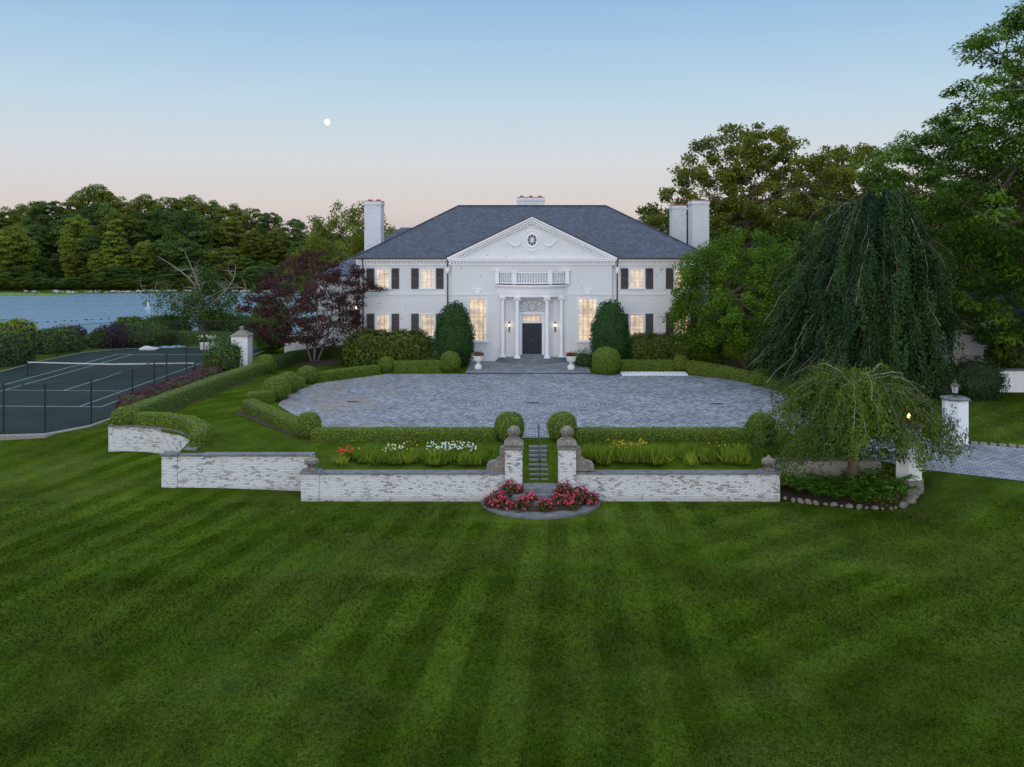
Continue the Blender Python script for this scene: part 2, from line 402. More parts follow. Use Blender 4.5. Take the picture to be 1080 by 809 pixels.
def panemat(name, warm, strength):
    m, nt, b = mat(name); p = pos(nt)
    sp = nd(nt, 'ShaderNodeSeparateXYZ'); lk(nt, p, sp.inputs[0])
    # louvred interior shutters and lamps behind the glass
    lou = mth(nt, 'FRACT', mth(nt, 'MULTIPLY', sp.outputs['Z'], 9.0))
    l2 = ramp(nt, lou, [(.1, .55), (.45, 1.0), (.9, .6)])
    st = ramp(nt, mth(nt, 'FRACT', mth(nt, 'MULTIPLY_ADD', sp.outputs['X'], 2.65, .2)), [(.0, .45), (.12, 1), (.85, 1), (.97, .45)])
    nz = ramp(nt, noise_tex(nt, p, 1.1, 3, .6), [(.32, .45), (.68, 1.25)])
    c = mixc(nt, 1.0, mixc(nt, 1.0, l2, st, 'MULTIPLY'), nz, 'MULTIPLY')
    c = mixc(nt, 1.0, c, warm, 'MULTIPLY')
    b.inputs['Base Color'].default_value = (.05, .05, .05, 1); b.inputs['Roughness'].default_value = .08
    lk(nt, c, b.inputs['Emission Color']); b.inputs['Emission Strength'].default_value = strength
    return m
M['pane'] = panemat('lit window glass with louvres', (.95, .71, .45), 1.05)
M['pane_dark'] = simple('dark window glass', (.01, .012, .015), .08, .1)
def emis(name, c, s):
    m, nt, b = mat(name); b.inputs['Emission Color'].default_value = c + (1,); b.inputs['Emission Strength'].default_value = s
    b.inputs['Base Color'].default_value = (.3, .3, .3, 1); return m
M['bulb'] = emis('lit lamp bulb', (1, .6, .25), 18)
M['bulb_soft'] = emis('lit sconce bulb', (1, .74, .45), 13)
M['lamp_glass'] = simple('pale lantern glass', (.45, .52, .55), .15, .1)

L = {}
L['hedge'] = leafmat('boxwood leaves', (.040, .080, .004), (.275, .37, .012), .1)
L['hedge_dark'] = leafmat('shaded hedge leaves', (.025, .050, .006), (.09, .14, .015), .2)  # darker copy of the boxwood leaves, shade put into the colour
L['yew'] = leafmat('yew needles', (.008, .038, .010), (.035, .11, .022), .15)
L['rhodo'] = leafmat('rhododendron leaves', (.008, .024, .004), (.13, .17, .018), .15, .4)
L['tree'] = leafmat('bright maple leaves', (0.0156, 0.0420, 0.0024), (.125, .225, .014), .3)
L['syca'] = leafmat('plane tree leaves', (.032, .052, .006), (.185, .195, .022), .35)
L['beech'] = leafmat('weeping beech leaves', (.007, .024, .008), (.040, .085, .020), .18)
L['larch'] = leafmat('feathery locust leaves', (0.0108, 0.0372, 0.0048), (.135, .235, .022), .3)
L['weep'] = leafmat('weeping katsura leaves', (.020, .050, .007), (.120, .180, .020), .3)
L['maple'] = leafmat('dark red maple leaves', (.024, .009, .011), (.088, .030, .030), .25)
L['purple'] = leafmat('barberry leaves', (.035, .008, .018), (.14, .030, .06), .25)
L['plum'] = leafmat('dark plum shrub leaves', (.018, .011, .020), (.07, .032, .045), .2)
L['shrub'] = leafmat('shrub leaves', (0.0108, 0.0348, 0.0036), (.115, .195, .018), .25)
L['wood0'] = leafmat('oak wood leaves', (0.0228, 0.0372, 0.0036), (.19, .225, .022), .3)
L['wood1'] = leafmat('deep green wood leaves', (0.0132, 0.0348, 0.0060), (.11, .185, .026), .3)
L['wood2'] = leafmat('yellow green leaves', (.07, .11, .010), (.24, .28, .025), .3)
L['fallen'] = leafmat('dry yellow fallen leaves', (.10, .07, .015), (.38, .30, .07), .1)
L['fern'] = leafmat('fern fronds', (.03, .11, .012), (.16, .32, .03), .35)
L['bgrass'] = leafmat('daylily blades', (.06, .115, .010), (.24, .30, .035), .4)
L['red'] = leafmat('crimson begonia petals', (.30, .012, .04), (.62, .05, .12), .3, c2=(.75, .22, .28))
L['orange'] = leafmat('orange red lily petals', (.45, .04, .02), (.7, .08, .03), .3)
L['white'] = leafmat('white daisy petals', (.5, .5, .48), (.8, .8, .78), .2)
L['yellow'] = leafmat('yellow petals', (.35, .22, .02), (.55, .38, .04), .2)
L['bronze'] = leafmat('bronze begonia leaves', (.045, .022, .010), (.08, .075, .02), .2)

# ------------------------------------------------------------------ terrain functions
def interp(x, xs, ys): return np.interp(x, xs, ys)
def sstep(a, b, x):
    t = np.clip((x-a)/(b-a), 0, 1); return t*t*(3-2*t)
ZW = -5.0
def zright(D): return interp(D, [30, 35, 38.3, 43.5, 50, 55, 400], [-1.72, -1.6, -.95, -.45, -.15, 0, 0])
def terr(X, D):
    X = np.asarray(X, float); D = np.asarray(D, float)
    und = .05*np.sin(X*.21+1)*np.sin(D*.17) 
    z = -1.72 + und*(D < 34)
    zl = interp(D, [30, 36, 40, 44.9, 47.0, 400], [-1.75, -1.72, -1.5, -1.1, -.62, -.62])
    wl = sstep(-8, -16.5, X)
    z = z*(1-wl) + zl*wl
    wr = sstep(15.6, 17.4, X)
    z = z*(1-wr) + zright(D)*wr
    inner = (X > -20.4) & (X < 16.8) & (D > 41.3) & (D < 90)
    z = np.where(inner, np.minimum(z, -1.0), z)
    # west of terrace, beyond: near bank down to the inlet
    west = sstep(20, 8, X)
    bank = interp(D, [83, 90, 104, 120, 140], [0, -1.2, -3.2, -5.6, -8])
    bank2 = interp(D, [95, 104, 120, 140], [0, -1.6, -5.6, -8])
    wb = sstep(-37, -31, X)
    z = z + west*(bank*(1-wb) + bank2*wb)
    z = np.where((D > 90) & (X > 8), z*0 + west*np.minimum(bank2, 0) + (1-west)*0.0, z)
    # far shore
    shore = 238 + 6*np.sin(X*.02) + 3*np.sin(X*.07+1)
    far = interp(D - shore, [-6, 0, 3, 12, 30, 90, 5000], [-8, -5.1, -4.75, -4.0, -1.0, 8, 12])
    mask = (D > 200)
    z = np.where(mask & (X < 40), far, z)
    z = np.where(mask & (X >= 40), np.maximum(far, 0), z)
    z = np.where((D <= 200) & (D > 125) & (X < 8), -8, z)
    return z
def zt(X, D):
    X = np.asarray(X, float); D = np.asarray(D, float)
    z = -.12 + .12*sstep(63.5, 67, D)
    z = z + .27*np.maximum(sstep(-16.8, -19.5, X), sstep(-14, -17, X)*sstep(50, 46, D))*sstep(68, 60, D)
    fr = sstep(42.7, 39.2, D)*.33
    fr = fr*sstep(-10.6, -10.0, X)*(1 - sstep(10.4, 11.1, X))
    z = z - fr
    wr = sstep(10.9, 16.8, X)
    z = z*(1-wr) + zright(D)*wr
    z = z - .25*sstep(10.9, 12, X)*(1-wr)*sstep(45, 41, D)
    # valley of the garden steps
    st = interp(D, [39.2, 42.4, 43.2], [-1.03, -.16, -.12])
    wv = 1 - sstep(.7, 1.5, np.abs(X + .1))
    wv = wv*(D < 43.2)
    z = z*(1-wv) + np.minimum(st, z)*wv
    return z

def lines(parts):
    out = []
    for a, b, s in parts: out += list(np.arange(a, b, s))
    return np.array(sorted(set(np.round(out, 3))))
xs = lines([(-4000, -400, 600), (-400, -80, 16), (-80, -20, 1.5), (-20.4, -20.0, .3), (-18, 22, 1.0), (15.4, 17.6, .2), (16.79, 16.82, .02), (22, 60, 1.5), (60, 400, 20), (400, 4001, 600)])
ds = lines([(-30, 14, 6), (14, 47, .7), (41.25, 41.4, .1), (47, 130, 1.5), (89.9, 90.2, .1), (130, 220, 15), (220, 260, 2), (260, 420, 12), (420, 5001, 500)])
XX, DD = np.meshgrid(xs, ds); ZZ = terr(XX, DD)
nx, ny = len(xs), len(ds)
V = np.stack([XX, DD-CD, ZZ], -1).reshape(-1, 3)
ii = np.arange((ny-1)*(nx-1)); r_, c_ = ii//(nx-1), ii % (nx-1); a_ = r_*nx+c_
F = np.stack([a_, a_+1, a_+nx+1, a_+nx], 1)
tag(np_mesh('lawn', V, F, M['lawn'], smooth=True), kind='structure')

def colsheet(name, X, D0f, D1f, rows, zf, m, skirt=.8, dz=0.0):
    """sheet of columns at X running from D0 to D1, with a skirt round it"""
    X = np.asarray(X); n = len(X); t = np.linspace(0, 1, rows)
    D = np.array([[D0f(i, x)*(1-q)+D1f(i, x)*q for i, x in enumerate(X)] for q in t]); Xg = np.tile(X, (rows, 1))
    Z = zf(Xg, D) + dz
    Vv = np.stack([Xg, D-CD, Z], -1).reshape(-1, 3)
    k = np.arange((rows-1)*(n-1)); r, c = k//(n-1), k % (n-1); a = r*n+c
    Ff = [np.stack([a, a+1, a+n+1, a+n], 1)]
    loop = [j for j in range(n)] + [r*n+n-1 for r in range(1, rows)] + [(rows-1)*n+j for j in range(n-2, -1, -1)] + [r*n for r in range(rows-2, 0, -1)]
    low = Vv[loop].copy(); low[:, 2] -= skirt; b0 = len(Vv); Vv = np.concatenate([Vv, low])
    L_ = len(loop); Ff.append(np.array([[loop[(j+1) % L_], loop[j], b0+j, b0+(j+1) % L_] for j in range(L_)]))
    return np_mesh(name, Vv, np.concatenate(Ff), m, smooth=False)
tx = list(np.arange(-20.9, -16.9, .35)) + [-16.8, -16.4] + list(np.arange(-16, -10.5, .5)) + [-10.35, -10.3] + list(np.arange(-10, -2, .5)) + list(np.arange(-2, 1.9, .12)) + list(np.arange(2, 10.3, .5)) + [10.35, 10.40] + list(np.arange(10.8, 17, .5)) + [17.0]
def arcD(x):   # inner edge behind the curved wall
    return float(np.interp(x, [-21.9, -20.0, -18.9, -17.9, -17.1, -16.6], [45.0, 44.97, 44.7, 44.1, 43.3, 42.4])) + .16
def d0(i, x):
    if x < -16.6: return arcD(x) + .1
    if x < -10.32: return 40.3
    if x < 10.38: return 38.95
    return 41.3
tl = colsheet('terrace_lawn', tx, d0, lambda i, x: 62.0, 44, zt, M['lawn2'], skirt=1.6)
tag(tl, kind='structure')
tag(colsheet('garden_ground', np.arange(-20.9, 17.1, 1.9), lambda i, x: 62.0, lambda i, x: 90.5, 20, zt, M['lawn2'], skirt=1.2), kind='structure')

# water and sky
wb = MB(); wb.quad((-4000, 30, ZW), (60, 30, ZW), (60, 400, ZW), (-4000, 400, ZW))
tag(wb.build('water', M['water']), kind='structure')

# motor court, drive, forecourt
cl = [(-11.0, 43.8), (-11.9, 46.5), (-15.3, 52.3), (-15.6, 55.8), (-14.7, 60.1), (-10.5, 64.1)]
def court_sheet():
    Ds = np.concatenate([np.arange(43.7, 64.1, .6), [64.12]])
    XL = np.interp(Ds, [d for _, d in cl], [x for x, _ in cl]); XR = -XL + .2
    n = 46; t = np.linspace(0, 1, n)
    Xg = XL[:, None]*(1-t) + XR[:, None]*t; Dg = np.tile(Ds[:, None], (1, n)); Z = np.full_like(Xg, 0) + np.maximum(zt(Xg, Dg), -.12) + .03
    Z = np.where(Xg < -11, -.09, Z); Z = np.where(np.abs(Xg) < 11, -.09 + .0*Xg, Z)
    Vv = np.stack([Xg, Dg-CD, Z], -1).reshape(-1, 3)
    k = np.arange((len(Ds)-1)*(n-1)); r, c = k//(n-1), k % (n-1); a = r*n+c
    return np_mesh('motor_court', Vv, np.stack([a, a+1, a+n+1, a+n], 1), M['court'])
tag(court_sheet(), kind='structure')
def path_sheet(name, far, near, m, dz, n=40, rows=10):
    fx = np.array(far); nx_ = np.array(near); t = np.linspace(0, 1, n)
    def res(P):
        s = np.concatenate([[0], np.cumsum(np.linalg.norm(np.diff(P, axis=0), axis=1))]); s /= s[-1]
        return np.stack([np.interp(t, s, P[:, 0]), np.interp(t, s, P[:, 1])], 1)
    A, B = res(nx_), res(fx); q = np.linspace(0, 1, rows)[:, None, None]
    P = A[None]*(1-q) + B[None]*q
    Z = np.where(P[..., 0] < 17, np.maximum(zt(P[..., 0], P[..., 1]), -9), terr(P[..., 0], P[..., 1])) + dz
    Vv = np.concatenate([P - np.array([0, CD]), Z[..., None]], -1).reshape(-1, 3)
    k = np.arange((rows-1)*(n-1)); r, c = k//(n-1), k % (n-1); a = r*n+c
    return np_mesh(name, Vv, np.stack([a, a+1, a+n+1, a+n], 1), m, smooth=True)
far_edge = [(14.4, 54), (16.5, 49.5), (19.5, 45.0), (21.0, 43.9), (25.0, 42.6), (34, 41.0), (60, 38)]
near_edge = [(11.7, 47), (13.5, 44.2), (15.2, 41.9), (17.2, 40.3), (21.4, 38.7), (34, 36.6), (60, 33)]
tag(path_sheet('driveway', far_edge, near_edge, M['drive'], .035, 60, 14), kind='structure')
fc = MB(); fc.box(-4.9, 4.2, 64.12-CD, 70.0-CD, -.05, .012); tag(fc.build('forecourt', M['flag']), kind='structure')

# tennis court (local frame turned 2.1 degrees)
ta = radians(-2.1); TX, TD = XD(107, 54.1), 54.1
def tl2w(u, v):  # u to the left (west), v away
    return (TX - u*cos(ta) - v*sin(ta), TD + v*cos(ta) - u*sin(ta)*1.0)
tpoly = [(-26.2, 46.9), (-24.9, 48.9), (-24.4, 52.7), (-24.4, 60), (-25.0, 70), (-24.6, 82.6), (-32, 83.0), (-37.8, 82.3), (-40.3, 79.5), (-41.2, 74), (-41.0, 66), (-42.5, 50), (-42.5, 47), (-28.5, 46.6)]
tb = MB(); tb.extrz([(x, d-CD) for x, d in tpoly], -.9, -.55); tag(tb.build('tennis_court', M['tennis']), kind='structure')
gb = MB()   # pale gravel edging strip round the court
cxm, cdm = -33, 65
gp = [(cxm + (x-cxm)*1.035, cdm + (d-cdm)*1.022) for x, d in tpoly]
gb.extrz([(x, d-CD) for x, d in gp], -.9, -.575); tag(gb.build('path', M['gravel']), kind='structure')
lb = MB()
def tline(u0, v0, u1, v1, w=.06):
    a = tl2w(u0, v0); b_ = tl2w(u1, v1); dx, dy = b_[0]-a[0], b_[1]-a[1]; l = math.hypot(dx, dy); nx_, ny_ = -dy/l*w/2, dx/l*w/2
    z = -.545
    lb.quad((a[0]-nx_*-1, a[1]-CD+ny_, z), (a[0]-nx_, a[1]-CD-ny_, z), (b_[0]-nx_, b_[1]-CD-ny_, z), (b_[0]+nx_, b_[1]-CD+ny_, z))
W = 10.97; Ln = 23.77
for u in (0, W): tline(u, 0, u, Ln, .07)
for u in (1.37, W-1.37): tline(u, .04, u, Ln-.04, .07)
tline(0, -.04, W, -.04, .09); tline(0, Ln+.04, W, Ln+.04, .09)
for v in (Ln/2-6.4, Ln/2+6.4): tline(1.42, v, W-1.42, v, .07)
tline(W/2, Ln/2-6.35, W/2, Ln/2+6.35, .07)
for i, f in enumerate(lb.f): 
    # wind every line face upwards
    a, b_, c = [Vector(lb.v[k]) for k in f[:3]]
    if (b_-a).cross(c-a).z < 0: lb.f[i] = f[::-1]
tag(lb.build('court_lines', M['line']), kind='structure')

# net
t = empty('tennis_net', 0, CD, 0, label='low dark tennis net with white tape strung across the green court', cat='net')
a = tl2w(-.91, Ln/2); b_ = tl2w(W+.91, Ln/2)
for p in (a, b_):
    q = MB(); q.lathe(p[0], p[1]-CD, [(.05, -.55), (.05, .5), (.03, .54)], 8); q.build('post', M['black'], t)
def along(p0, p1, n): return [(p0[0]+(p1[0]-p0[0])*i/n, p0[1]+(p1[1]-p0[1])*i/n) for i in range(n+1)]
q = MB(); q2 = MB(); pts = along(a, b_, 24)
zt_net = [ .48 - .13*(1-abs(i/12-1)) for i in range(25)]
for i in range(24):
    (x0, d0_), (x1, d1_) = pts[i], pts[i+1]
    q.box(x0, x1, min(d0_, d1_)-CD-.02, max(d0_, d1_)-CD+.02, (zt_net[i]+zt_net[i+1])/2-.08, (zt_net[i]+zt_net[i+1])/2)
q.build('tape', M['net_tape'], t)
pts = along(a, b_, 110)
for i, (x, d) in enumerate(pts):
    zz = np.interp(i/110*24, range(25), zt_net); q2.box(x-.004, x+.004, d-CD-.004, d-CD+.004, -.52, zz-.06)
for k in range(8):
    z = -.48 + k*.105; q2.tube([(p[0], p[1]-CD, z) for p in pts[::10]], .004, 3)
q2.build('netting', M['black'], t)

# fence around court
def dist_pts(P, step):
    P = np.array(P, float); s = np.concatenate([[0], np.cumsum(np.linalg.norm(np.diff(P, axis=0), axis=1))])
    n = max(1, int(round(s[-1]/step))); tt = np.linspace(0, s[-1], n+1)
    return np.stack([np.interp(tt, s, P[:, k]) for k in range(P.shape[1])], 1)
def fence(P, label, name='chain_link_fence', h=2.55, step=2.7, z0=-.6, posts=None):
    t = empty(name, P[0][0], P[0][1], z0, label=label, cat='fence', group='chain link fence runs round the tennis court'); ox, oy = P[0][0], P[0][1]
    pp = posts if posts is not None else dist_pts(P, step)
    pr = None
    for x, d in pp:
        q = MB(); q.lathe(0, 0, [(.045, -.3), (.045, h+.05), (.02, h+.12)], 8)
        if pr is None: pr = q.build('post', M['black'], t); o = pr
        else: o = pr.copy(); col.objects.link(o); o.parent = t
        o.location = (x-ox, d-oy, 0)
    q = MB(); q.tube([(x-ox, d-oy, h) for x, d in pp], .024, 6); q.build('top_rail', M['black'], t)
    q = MB(); dp = dist_pts(P, .11); n = len(dp); up = 24
    for k in range(n):
        for sgn in (1, -1):
            pts = []
            k2 = k + sgn*up
            e = min(max(k2, 0), n-1); f = (abs(e-k))/up
            if f <= 0: continue
            a0, a1 = dp[k], dp[e]
            mid = dp[(k+e)//2]
            pts = [(a0[0]-ox, a0[1]-oy, .02), (mid[0]-ox, mid[1]-oy, h*f/2), (a1[0]-ox, a1[1]-oy, h*f)]
            q.tube(pts, .0028, 3)
    q.build('chain_mesh', M['black'], t, uv=False)
    return t
fence([(-24.55, 67), (-24.6, 59.8), (-24.2, 52.7), (-24.8, 49.1), (-26.4, 47.2), (-28.5, 47.0), (-31, 46.8), (-42.4, 47.2)],
      'black chain link fence along the near and hedge side of the tennis court',
      posts=[(-24.9, 66.8), (-25.0, 63.6), (-24.9, 59.8), (-24.25, 56.2), (-24.1, 52.7), (-24.8, 49.1), (-26.4, 47.3), (-28.5, 47.1), (-31.2, 46.9), (-34, 46.9), (-37, 47), (-40, 47.1), (-42.4, 47.2)])
fence([(-42.2, 50), (-41.3, 66), (-41.5, 74), (-40.6, 79.8), (-38, 82.7), (-32, 83.4), (-24.6, 83.0)], 'black chain link fence along the water side of the tennis court', step=2.9)
fence([(-24.5, 82.8), (-24.4, 76), (-24.8, 70.5), (-24.6, 67.2)], 'short black chain link fence run between planter and white pillar', step=3)

# ------------------------------------------------------------------ bushes and hedges
def leafy(name, Vq, Fq, core, leaf, density, size, parent=None, push=.035, aspect=.6, up=.12, lvc=None):
    """closed quad shell with leaf faces standing off it"""
    Vq = np.asarray(Vq, float); Fq = np.asarray(Fq)
    A, B, C, D_ = (Vq[Fq[:, i]] for i in range(4))
    nrm = np.cross(C-A, D_-B); area = np.linalg.norm(nrm, axis=1)/2; N = unit(nrm)
    cnt = int(area.sum()*density); idx = RNG.choice(len(Fq), cnt, p=area/area.sum())
    u, v = RNG.random((cnt, 1)), RNG.random((cnt, 1))
    P = (A[idx]*(1-u)+B[idx]*u)*(1-v) + (D_[idx]*(1-u)+C[idx]*u)*v
    P = P + N[idx]*(RNG.random((cnt, 1))*push*2 - push*.3)
    nn = N[idx] + RNG.normal(size=(cnt, 3))*(.42 if push < .05 else .5) + np.array([0, 0, up])
    LV, LF = cards(P, nn, size, aspect)
    cv = np.array([mnoise.noise(Vector(p)*1.7) for p in P[::8]]); cv = np.repeat(cv, 8)[:cnt] if cnt > 8 else np.zeros(cnt)
    cv = np.pad(cv, (0, cnt-len(cv)), mode='edge')
    lv = np.clip(.5 + cv*(.5 if push < .05 else .7) + RNG.normal(size=cnt)*.2, 0, 1)
    V_ = np.concatenate([Vq, LV]); F_ = np.concatenate([Fq, LF+len(Vq)])
    return np_mesh(name, V_, F_, [core, leaf], parent, lv=np.concatenate([np.zeros(len(Fq)), lv]), mi=np.concatenate([np.zeros(len(Fq)), np.ones(cnt)]),
                   smooth=np.concatenate([np.ones(len(Fq), bool), np.zeros(cnt, bool)]))
def disp(V, amp, freq, seed=0):
    V = np.asarray(V, float); c = V.mean(0)
    out = V.copy()
    for i, p in enumerate(V):
        q = Vector(p)*freq + Vector((seed*7.3, seed*3.1, 0)); out[i] += np.array(mnoise.noise_vector(q))*amp
    return out
def hedge_shell(P, w, h, step=.16):
    """P: list of (x, D, z) ground points"""
    Q = dist_pts(P, step); n = len(Q); T = np.gradient(Q[:, :2], axis=0); T = T/np.maximum(np.linalg.norm(T, axis=1, keepdims=True), 1e-6)
    Nn = np.stack([T[:, 1], -T[:, 0]], 1)
    prof = [(-.5, -.25), (-.5, .25), (-.5, .6), (-.47, .88), (-.38, .985), (-.15, 1.0), (.15, 1.0), (.38, .985), (.47, .88), (.5, .6), (.5, .25), (.5, -.25)]
    V = []; s = np.arange(n)*step; Ltot = s[-1]
    for i in range(n):
        e = min(s[i], Ltot-s[i])/(w*.5); k = sqrt(max(0.04, 1-(1-min(1, e))**2)) if e < 1 else 1
        for a, b in prof:
            V.append((Q[i, 0]+Nn[i, 0]*a*w*k, Q[i, 1]-CD+Nn[i, 1]*a*w*k, Q[i, 2]+b*h*(.75+.25*k)))
    m = len(prof); F = [[i*m+j, i*m+j+1, (i+1)*m+j+1, (i+1)*m+j] for i in range(n-1) for j in range(m-1)]
    # end caps as quads strip
    for i, fl in ((0, True), (n-1, False)):
        for j in range(m//2-1):
            q = [i*m+j, i*m+m-1-j, i*m+m-2-j, i*m+j+1]; F.append(q if fl else q[::-1])
    return np.array(V), np.array(F)
def ball_shell(cx, D, z0, rx, ry, h, low=-.1, seg=28, rings=16, pw=1.0, taper=0.0):
    V = []; 
    for i in range(rings+1):
        ph = pi*i/rings
        for j in range(seg):
            a = 2*pi*j/seg; zc = (1-cos(ph))/2; r = sin(ph)**pw*(1-taper*zc*zc)
            V.append((cx+rx*r*cos(a), D-CD+ry*r*sin(a), z0+low+(h-low)*zc))
    F = [[i*seg+j, i*seg+(j+1) % seg, (i+1)*seg+(j+1) % seg, (i+1)*seg+j] for i in range(rings) for j in range(seg)]
    return np.array(V), np.array(F)
def shift(V, x, D, z):
    V = V.copy(); V[:, 0] -= x; V[:, 1] -= D-CD; V[:, 2] -= z; return V
def hedge(P, w, h, label, leaf='hedge', dens=620, size=.052, name='box_hedge', amp=.028, freq=2.6, group=None, step=.16, push=.03):
    V, F = hedge_shell(P, w, h, step); V = disp(V, amp, freq, random.random()*9)
    # normals must point outwards
    o0 = P[len(P)//2]; V = shift(V, o0[0], o0[1], o0[2])
    n = np.cross(V[F[:, 2]]-V[F[:, 0]], V[F[:, 3]]-V[F[:, 1]])
    if n[:, 2].sum() < 0: F = F[:, ::-1]
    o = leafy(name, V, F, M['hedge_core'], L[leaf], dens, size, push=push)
    o.location = (o0[0], o0[1]-CD, o0[2])
    return tag(o, label, 'hedge', group)
def ball(cx, D, z, r, label, h=None, leaf='hedge', dens=560, size=.055, name='topiary_ball', amp=.05, cat='topiary', ry=None, freq=2.0, pw=.8, low=-.1, group=None, core='hedge_core', push=.035, aspect=.6, taper=0.0):
    V, F = ball_shell(0, CD, 0, r, ry or r, h or 2*r*.95, low, pw=pw, taper=taper); V = disp(V, amp, freq, random.random()*20)
    n = np.cross(V[F[:, 2]]-V[F[:, 0]], V[F[:, 3]]-V[F[:, 1]]); 
    if ((n*(V[F[:, 0]]-np.array([0, 0, r]))).sum(1)).sum() < 0: F = F[:, ::-1]
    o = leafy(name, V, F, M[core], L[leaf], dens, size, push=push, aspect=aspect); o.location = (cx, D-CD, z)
    return tag(o, label, cat, group)

zc = -.12
hedge([(-11.2, 43.45, zc), (-1.9, 43.45, zc)], .8, .55, 'long straight box hedge at front of court, left of the garden steps')
hedge([(1.7, 43.45, zc), (10.4, 43.45, zc)], .8, .55, 'long straight box hedge at front of court, right of the garden steps')
ball(-1.42, 43.4, zc, .72, 'round clipped box ball behind the left gate pillar')
ball(1.17, 43.4, zc, .72, 'round clipped box ball behind the right gate pillar')
ball(-11.5, 44.2, zc, .62, 'small clipped box ball on the front left corner of court')
ball(10.9, 43.2, zc-.05, .74, 'clipped box ball at court corner beside the weeping tree')
hedge([(-11.7, 44.6, zc), (-14.2, 47.6, zc), (-16.6, 50.6, zc+.1)], .85, .6, 'slanting box hedge along the front left edge of court')
hedge([(-17.1, 52.3, zc+.1), (-15.9, 53.7, zc+.05)], .85, .62, 'short box hedge stub by the left tip of court')
ball(-15.9, 54.3, zc, .82, 'largest box ball of the cluster at the left tip of court', h=1.35)
ball(-15.8, 56.5, zc, .76, 'middle box ball of the cluster left of court', h=1.3)
hedge([(-15.8, 57.3, zc), (-15.6, 59.2, zc)], .75, .6, 'very short box hedge linking two balls left of court')
ball(-15.5, 60.2, zc, .68, 'smaller far box ball of the cluster left of court', h=1.15)
hedge([(-15.0, 60.8, zc), (-13.2, 62.8, zc), (-11.2, 64.6, zc)], .75, .62, 'slanting box hedge along the rear left edge of court')
ball(-10.8, 65.0, -.02, .6, 'small box ball in front of the left evergreen shrub mass', h=1.05)
hedge([(-10.4, 65.1, -.02), (-6.6, 65.3, -.02)], .75, .72, 'straight box hedge in front of house, left of forecourt')
ball(-6.1, 65.2, -.02, .74, 'round box ball at the left edge of the forecourt', h=1.4)
ball(5.35, 64.3, -.05, 1.03, 'big round box ball at the right edge of the forecourt', h=1.85)
hedge([(6.1, 65.3, -.02), (10.6, 65.3, -.02)], .75, .75, 'straight box hedge in front of house, right of forecourt')
ball(10.95, 65.2, -.02, .58, 'small box ball behind the white kerb grille', h=1.15)
hedge([(11.4, 65.0, -.02), (13.4, 62.4, -.05), (14.9, 59.6, zc)], .8, .8, 'slanting box hedge along the rear right edge of court')
ball(15.2, 58.9, zc, .72, 'box ball halfway along the rear right hedge', h=1.2)
hedge([(15.3, 58.2, zc), (16.3, 55.9, zc)], .95, .85, 'short thick box hedge at the right tip of court')
ball(16.7, 55.2, zc, .95, 'broad box mound near the beech at the right tip of court', h=1.25)
hedge([(-21.3, 46.0, .1), (-20.9, 50, .12), (-20.3, 56, .12), (-19.8, 61, .05), (-19.5, 64, 0)], .95, .85, 'long box hedge on the bank beside the tennis court', dens=380)
ball(-19.3, 63.6, 0, .72, 'box ball on the long hedge beside the white pillar', h=1.35)
hedge([(-19.2, 65, 0), (-18.7, 69, 0), (-16.6, 72.2, 0), (-14.6, 73, 0)], .9, .9, 'dark box hedge behind the red maple', leaf='hedge_dark')
ball(-21.3, 45.6, .1, .72, 'box ball at the meeting of long hedge and curved hedge', h=.98)
hedge([(-20.9, 45.5, .12), (-19.2, 45.2, .14), (-17.5, 44.2, .14), (-16.35, 42.7, .14), (-15.9, 41.4, .10), (-16.2, 40.95, .06)], .75, .68, 'curved box hedge behind the curved garden wall')

# ------------------------------------------------------------------ house
H = empty('manor_house', 0, CD, 0, label='large white painted brick mansion with slate roof, pediment and columned porch', cat='house')
def holes_wall(mb, x0, x1, z0, z1, y, holes, depth=.14, m=0):
    gx = sorted({x0, x1, *[h[0] for h in holes], *[h[1] for h in holes]}); gz = sorted({z0, z1, *[h[2] for h in holes], *[h[3] for h in holes]})
    for i in range(len(gx)-1):
        for j in range(len(gz)-1):
            cx, cz = (gx[i]+gx[i+1])/2, (gz[j]+gz[j+1])/2
            if any(h[0] < cx < h[1] and h[2] < cz < h[3] for h in holes): continue
            mb.quad((gx[i], y, gz[j]), (gx[i+1], y, gz[j]), (gx[i+1], y, gz[j+1]), (gx[i], y, gz[j+1]), m)
    for a, b, c, d in holes:
        Y = y+depth
        mb.quad((a, y, c), (a, y, d), (a, Y, d), (a, Y, c), m); mb.quad((b, Y, c), (b, Y, d), (b, y, d), (b, y, c), m)
        mb.quad((a, y, d), (b, y, d), (b, Y, d), (a, Y, d), m); mb.quad((a, Y, c), (b, Y, c), (b, y, c), (a, y, c), m)
EAVE = 8.05
up = (5.80, 7.32); lo = (1.86, 3.70)
wx = [-11.88, -8.34, 8.36, 11.95]
hw = .57
wing_holes = {s: [(x-hw, x+hw, z0, z1) for x in wx if x*s > 0 for z0, z1 in (up, lo)] for s in (-1, 1)}
yw, yc = .30, 0.0
w = MB()
holes_wall(w, -13.7, -6.35, -.2, EAVE, yw, wing_holes[-1]); holes_wall(w, 6.35, 13.9, -.2, EAVE, yw, wing_holes[1])
tall = [(-4.33-.76, -4.33+.76, 1.6, 5.02), (4.4-.76, 4.4+.76, 1.6, 5.02)]
holes_wall(w, -6.35, 6.35, -.2, EAVE, yc, tall + [(-.78, .78, .55, 3.62)], .2)
w.quad((-6.35, yw, -.2), (-6.35, yc, -.2), (-6.35, yc, EAVE), (-6.35, yw, EAVE)); w.quad((6.35, yc, -.2), (6.35, yw, -.2), (6.35, yw, EAVE), (6.35, yc, EAVE))
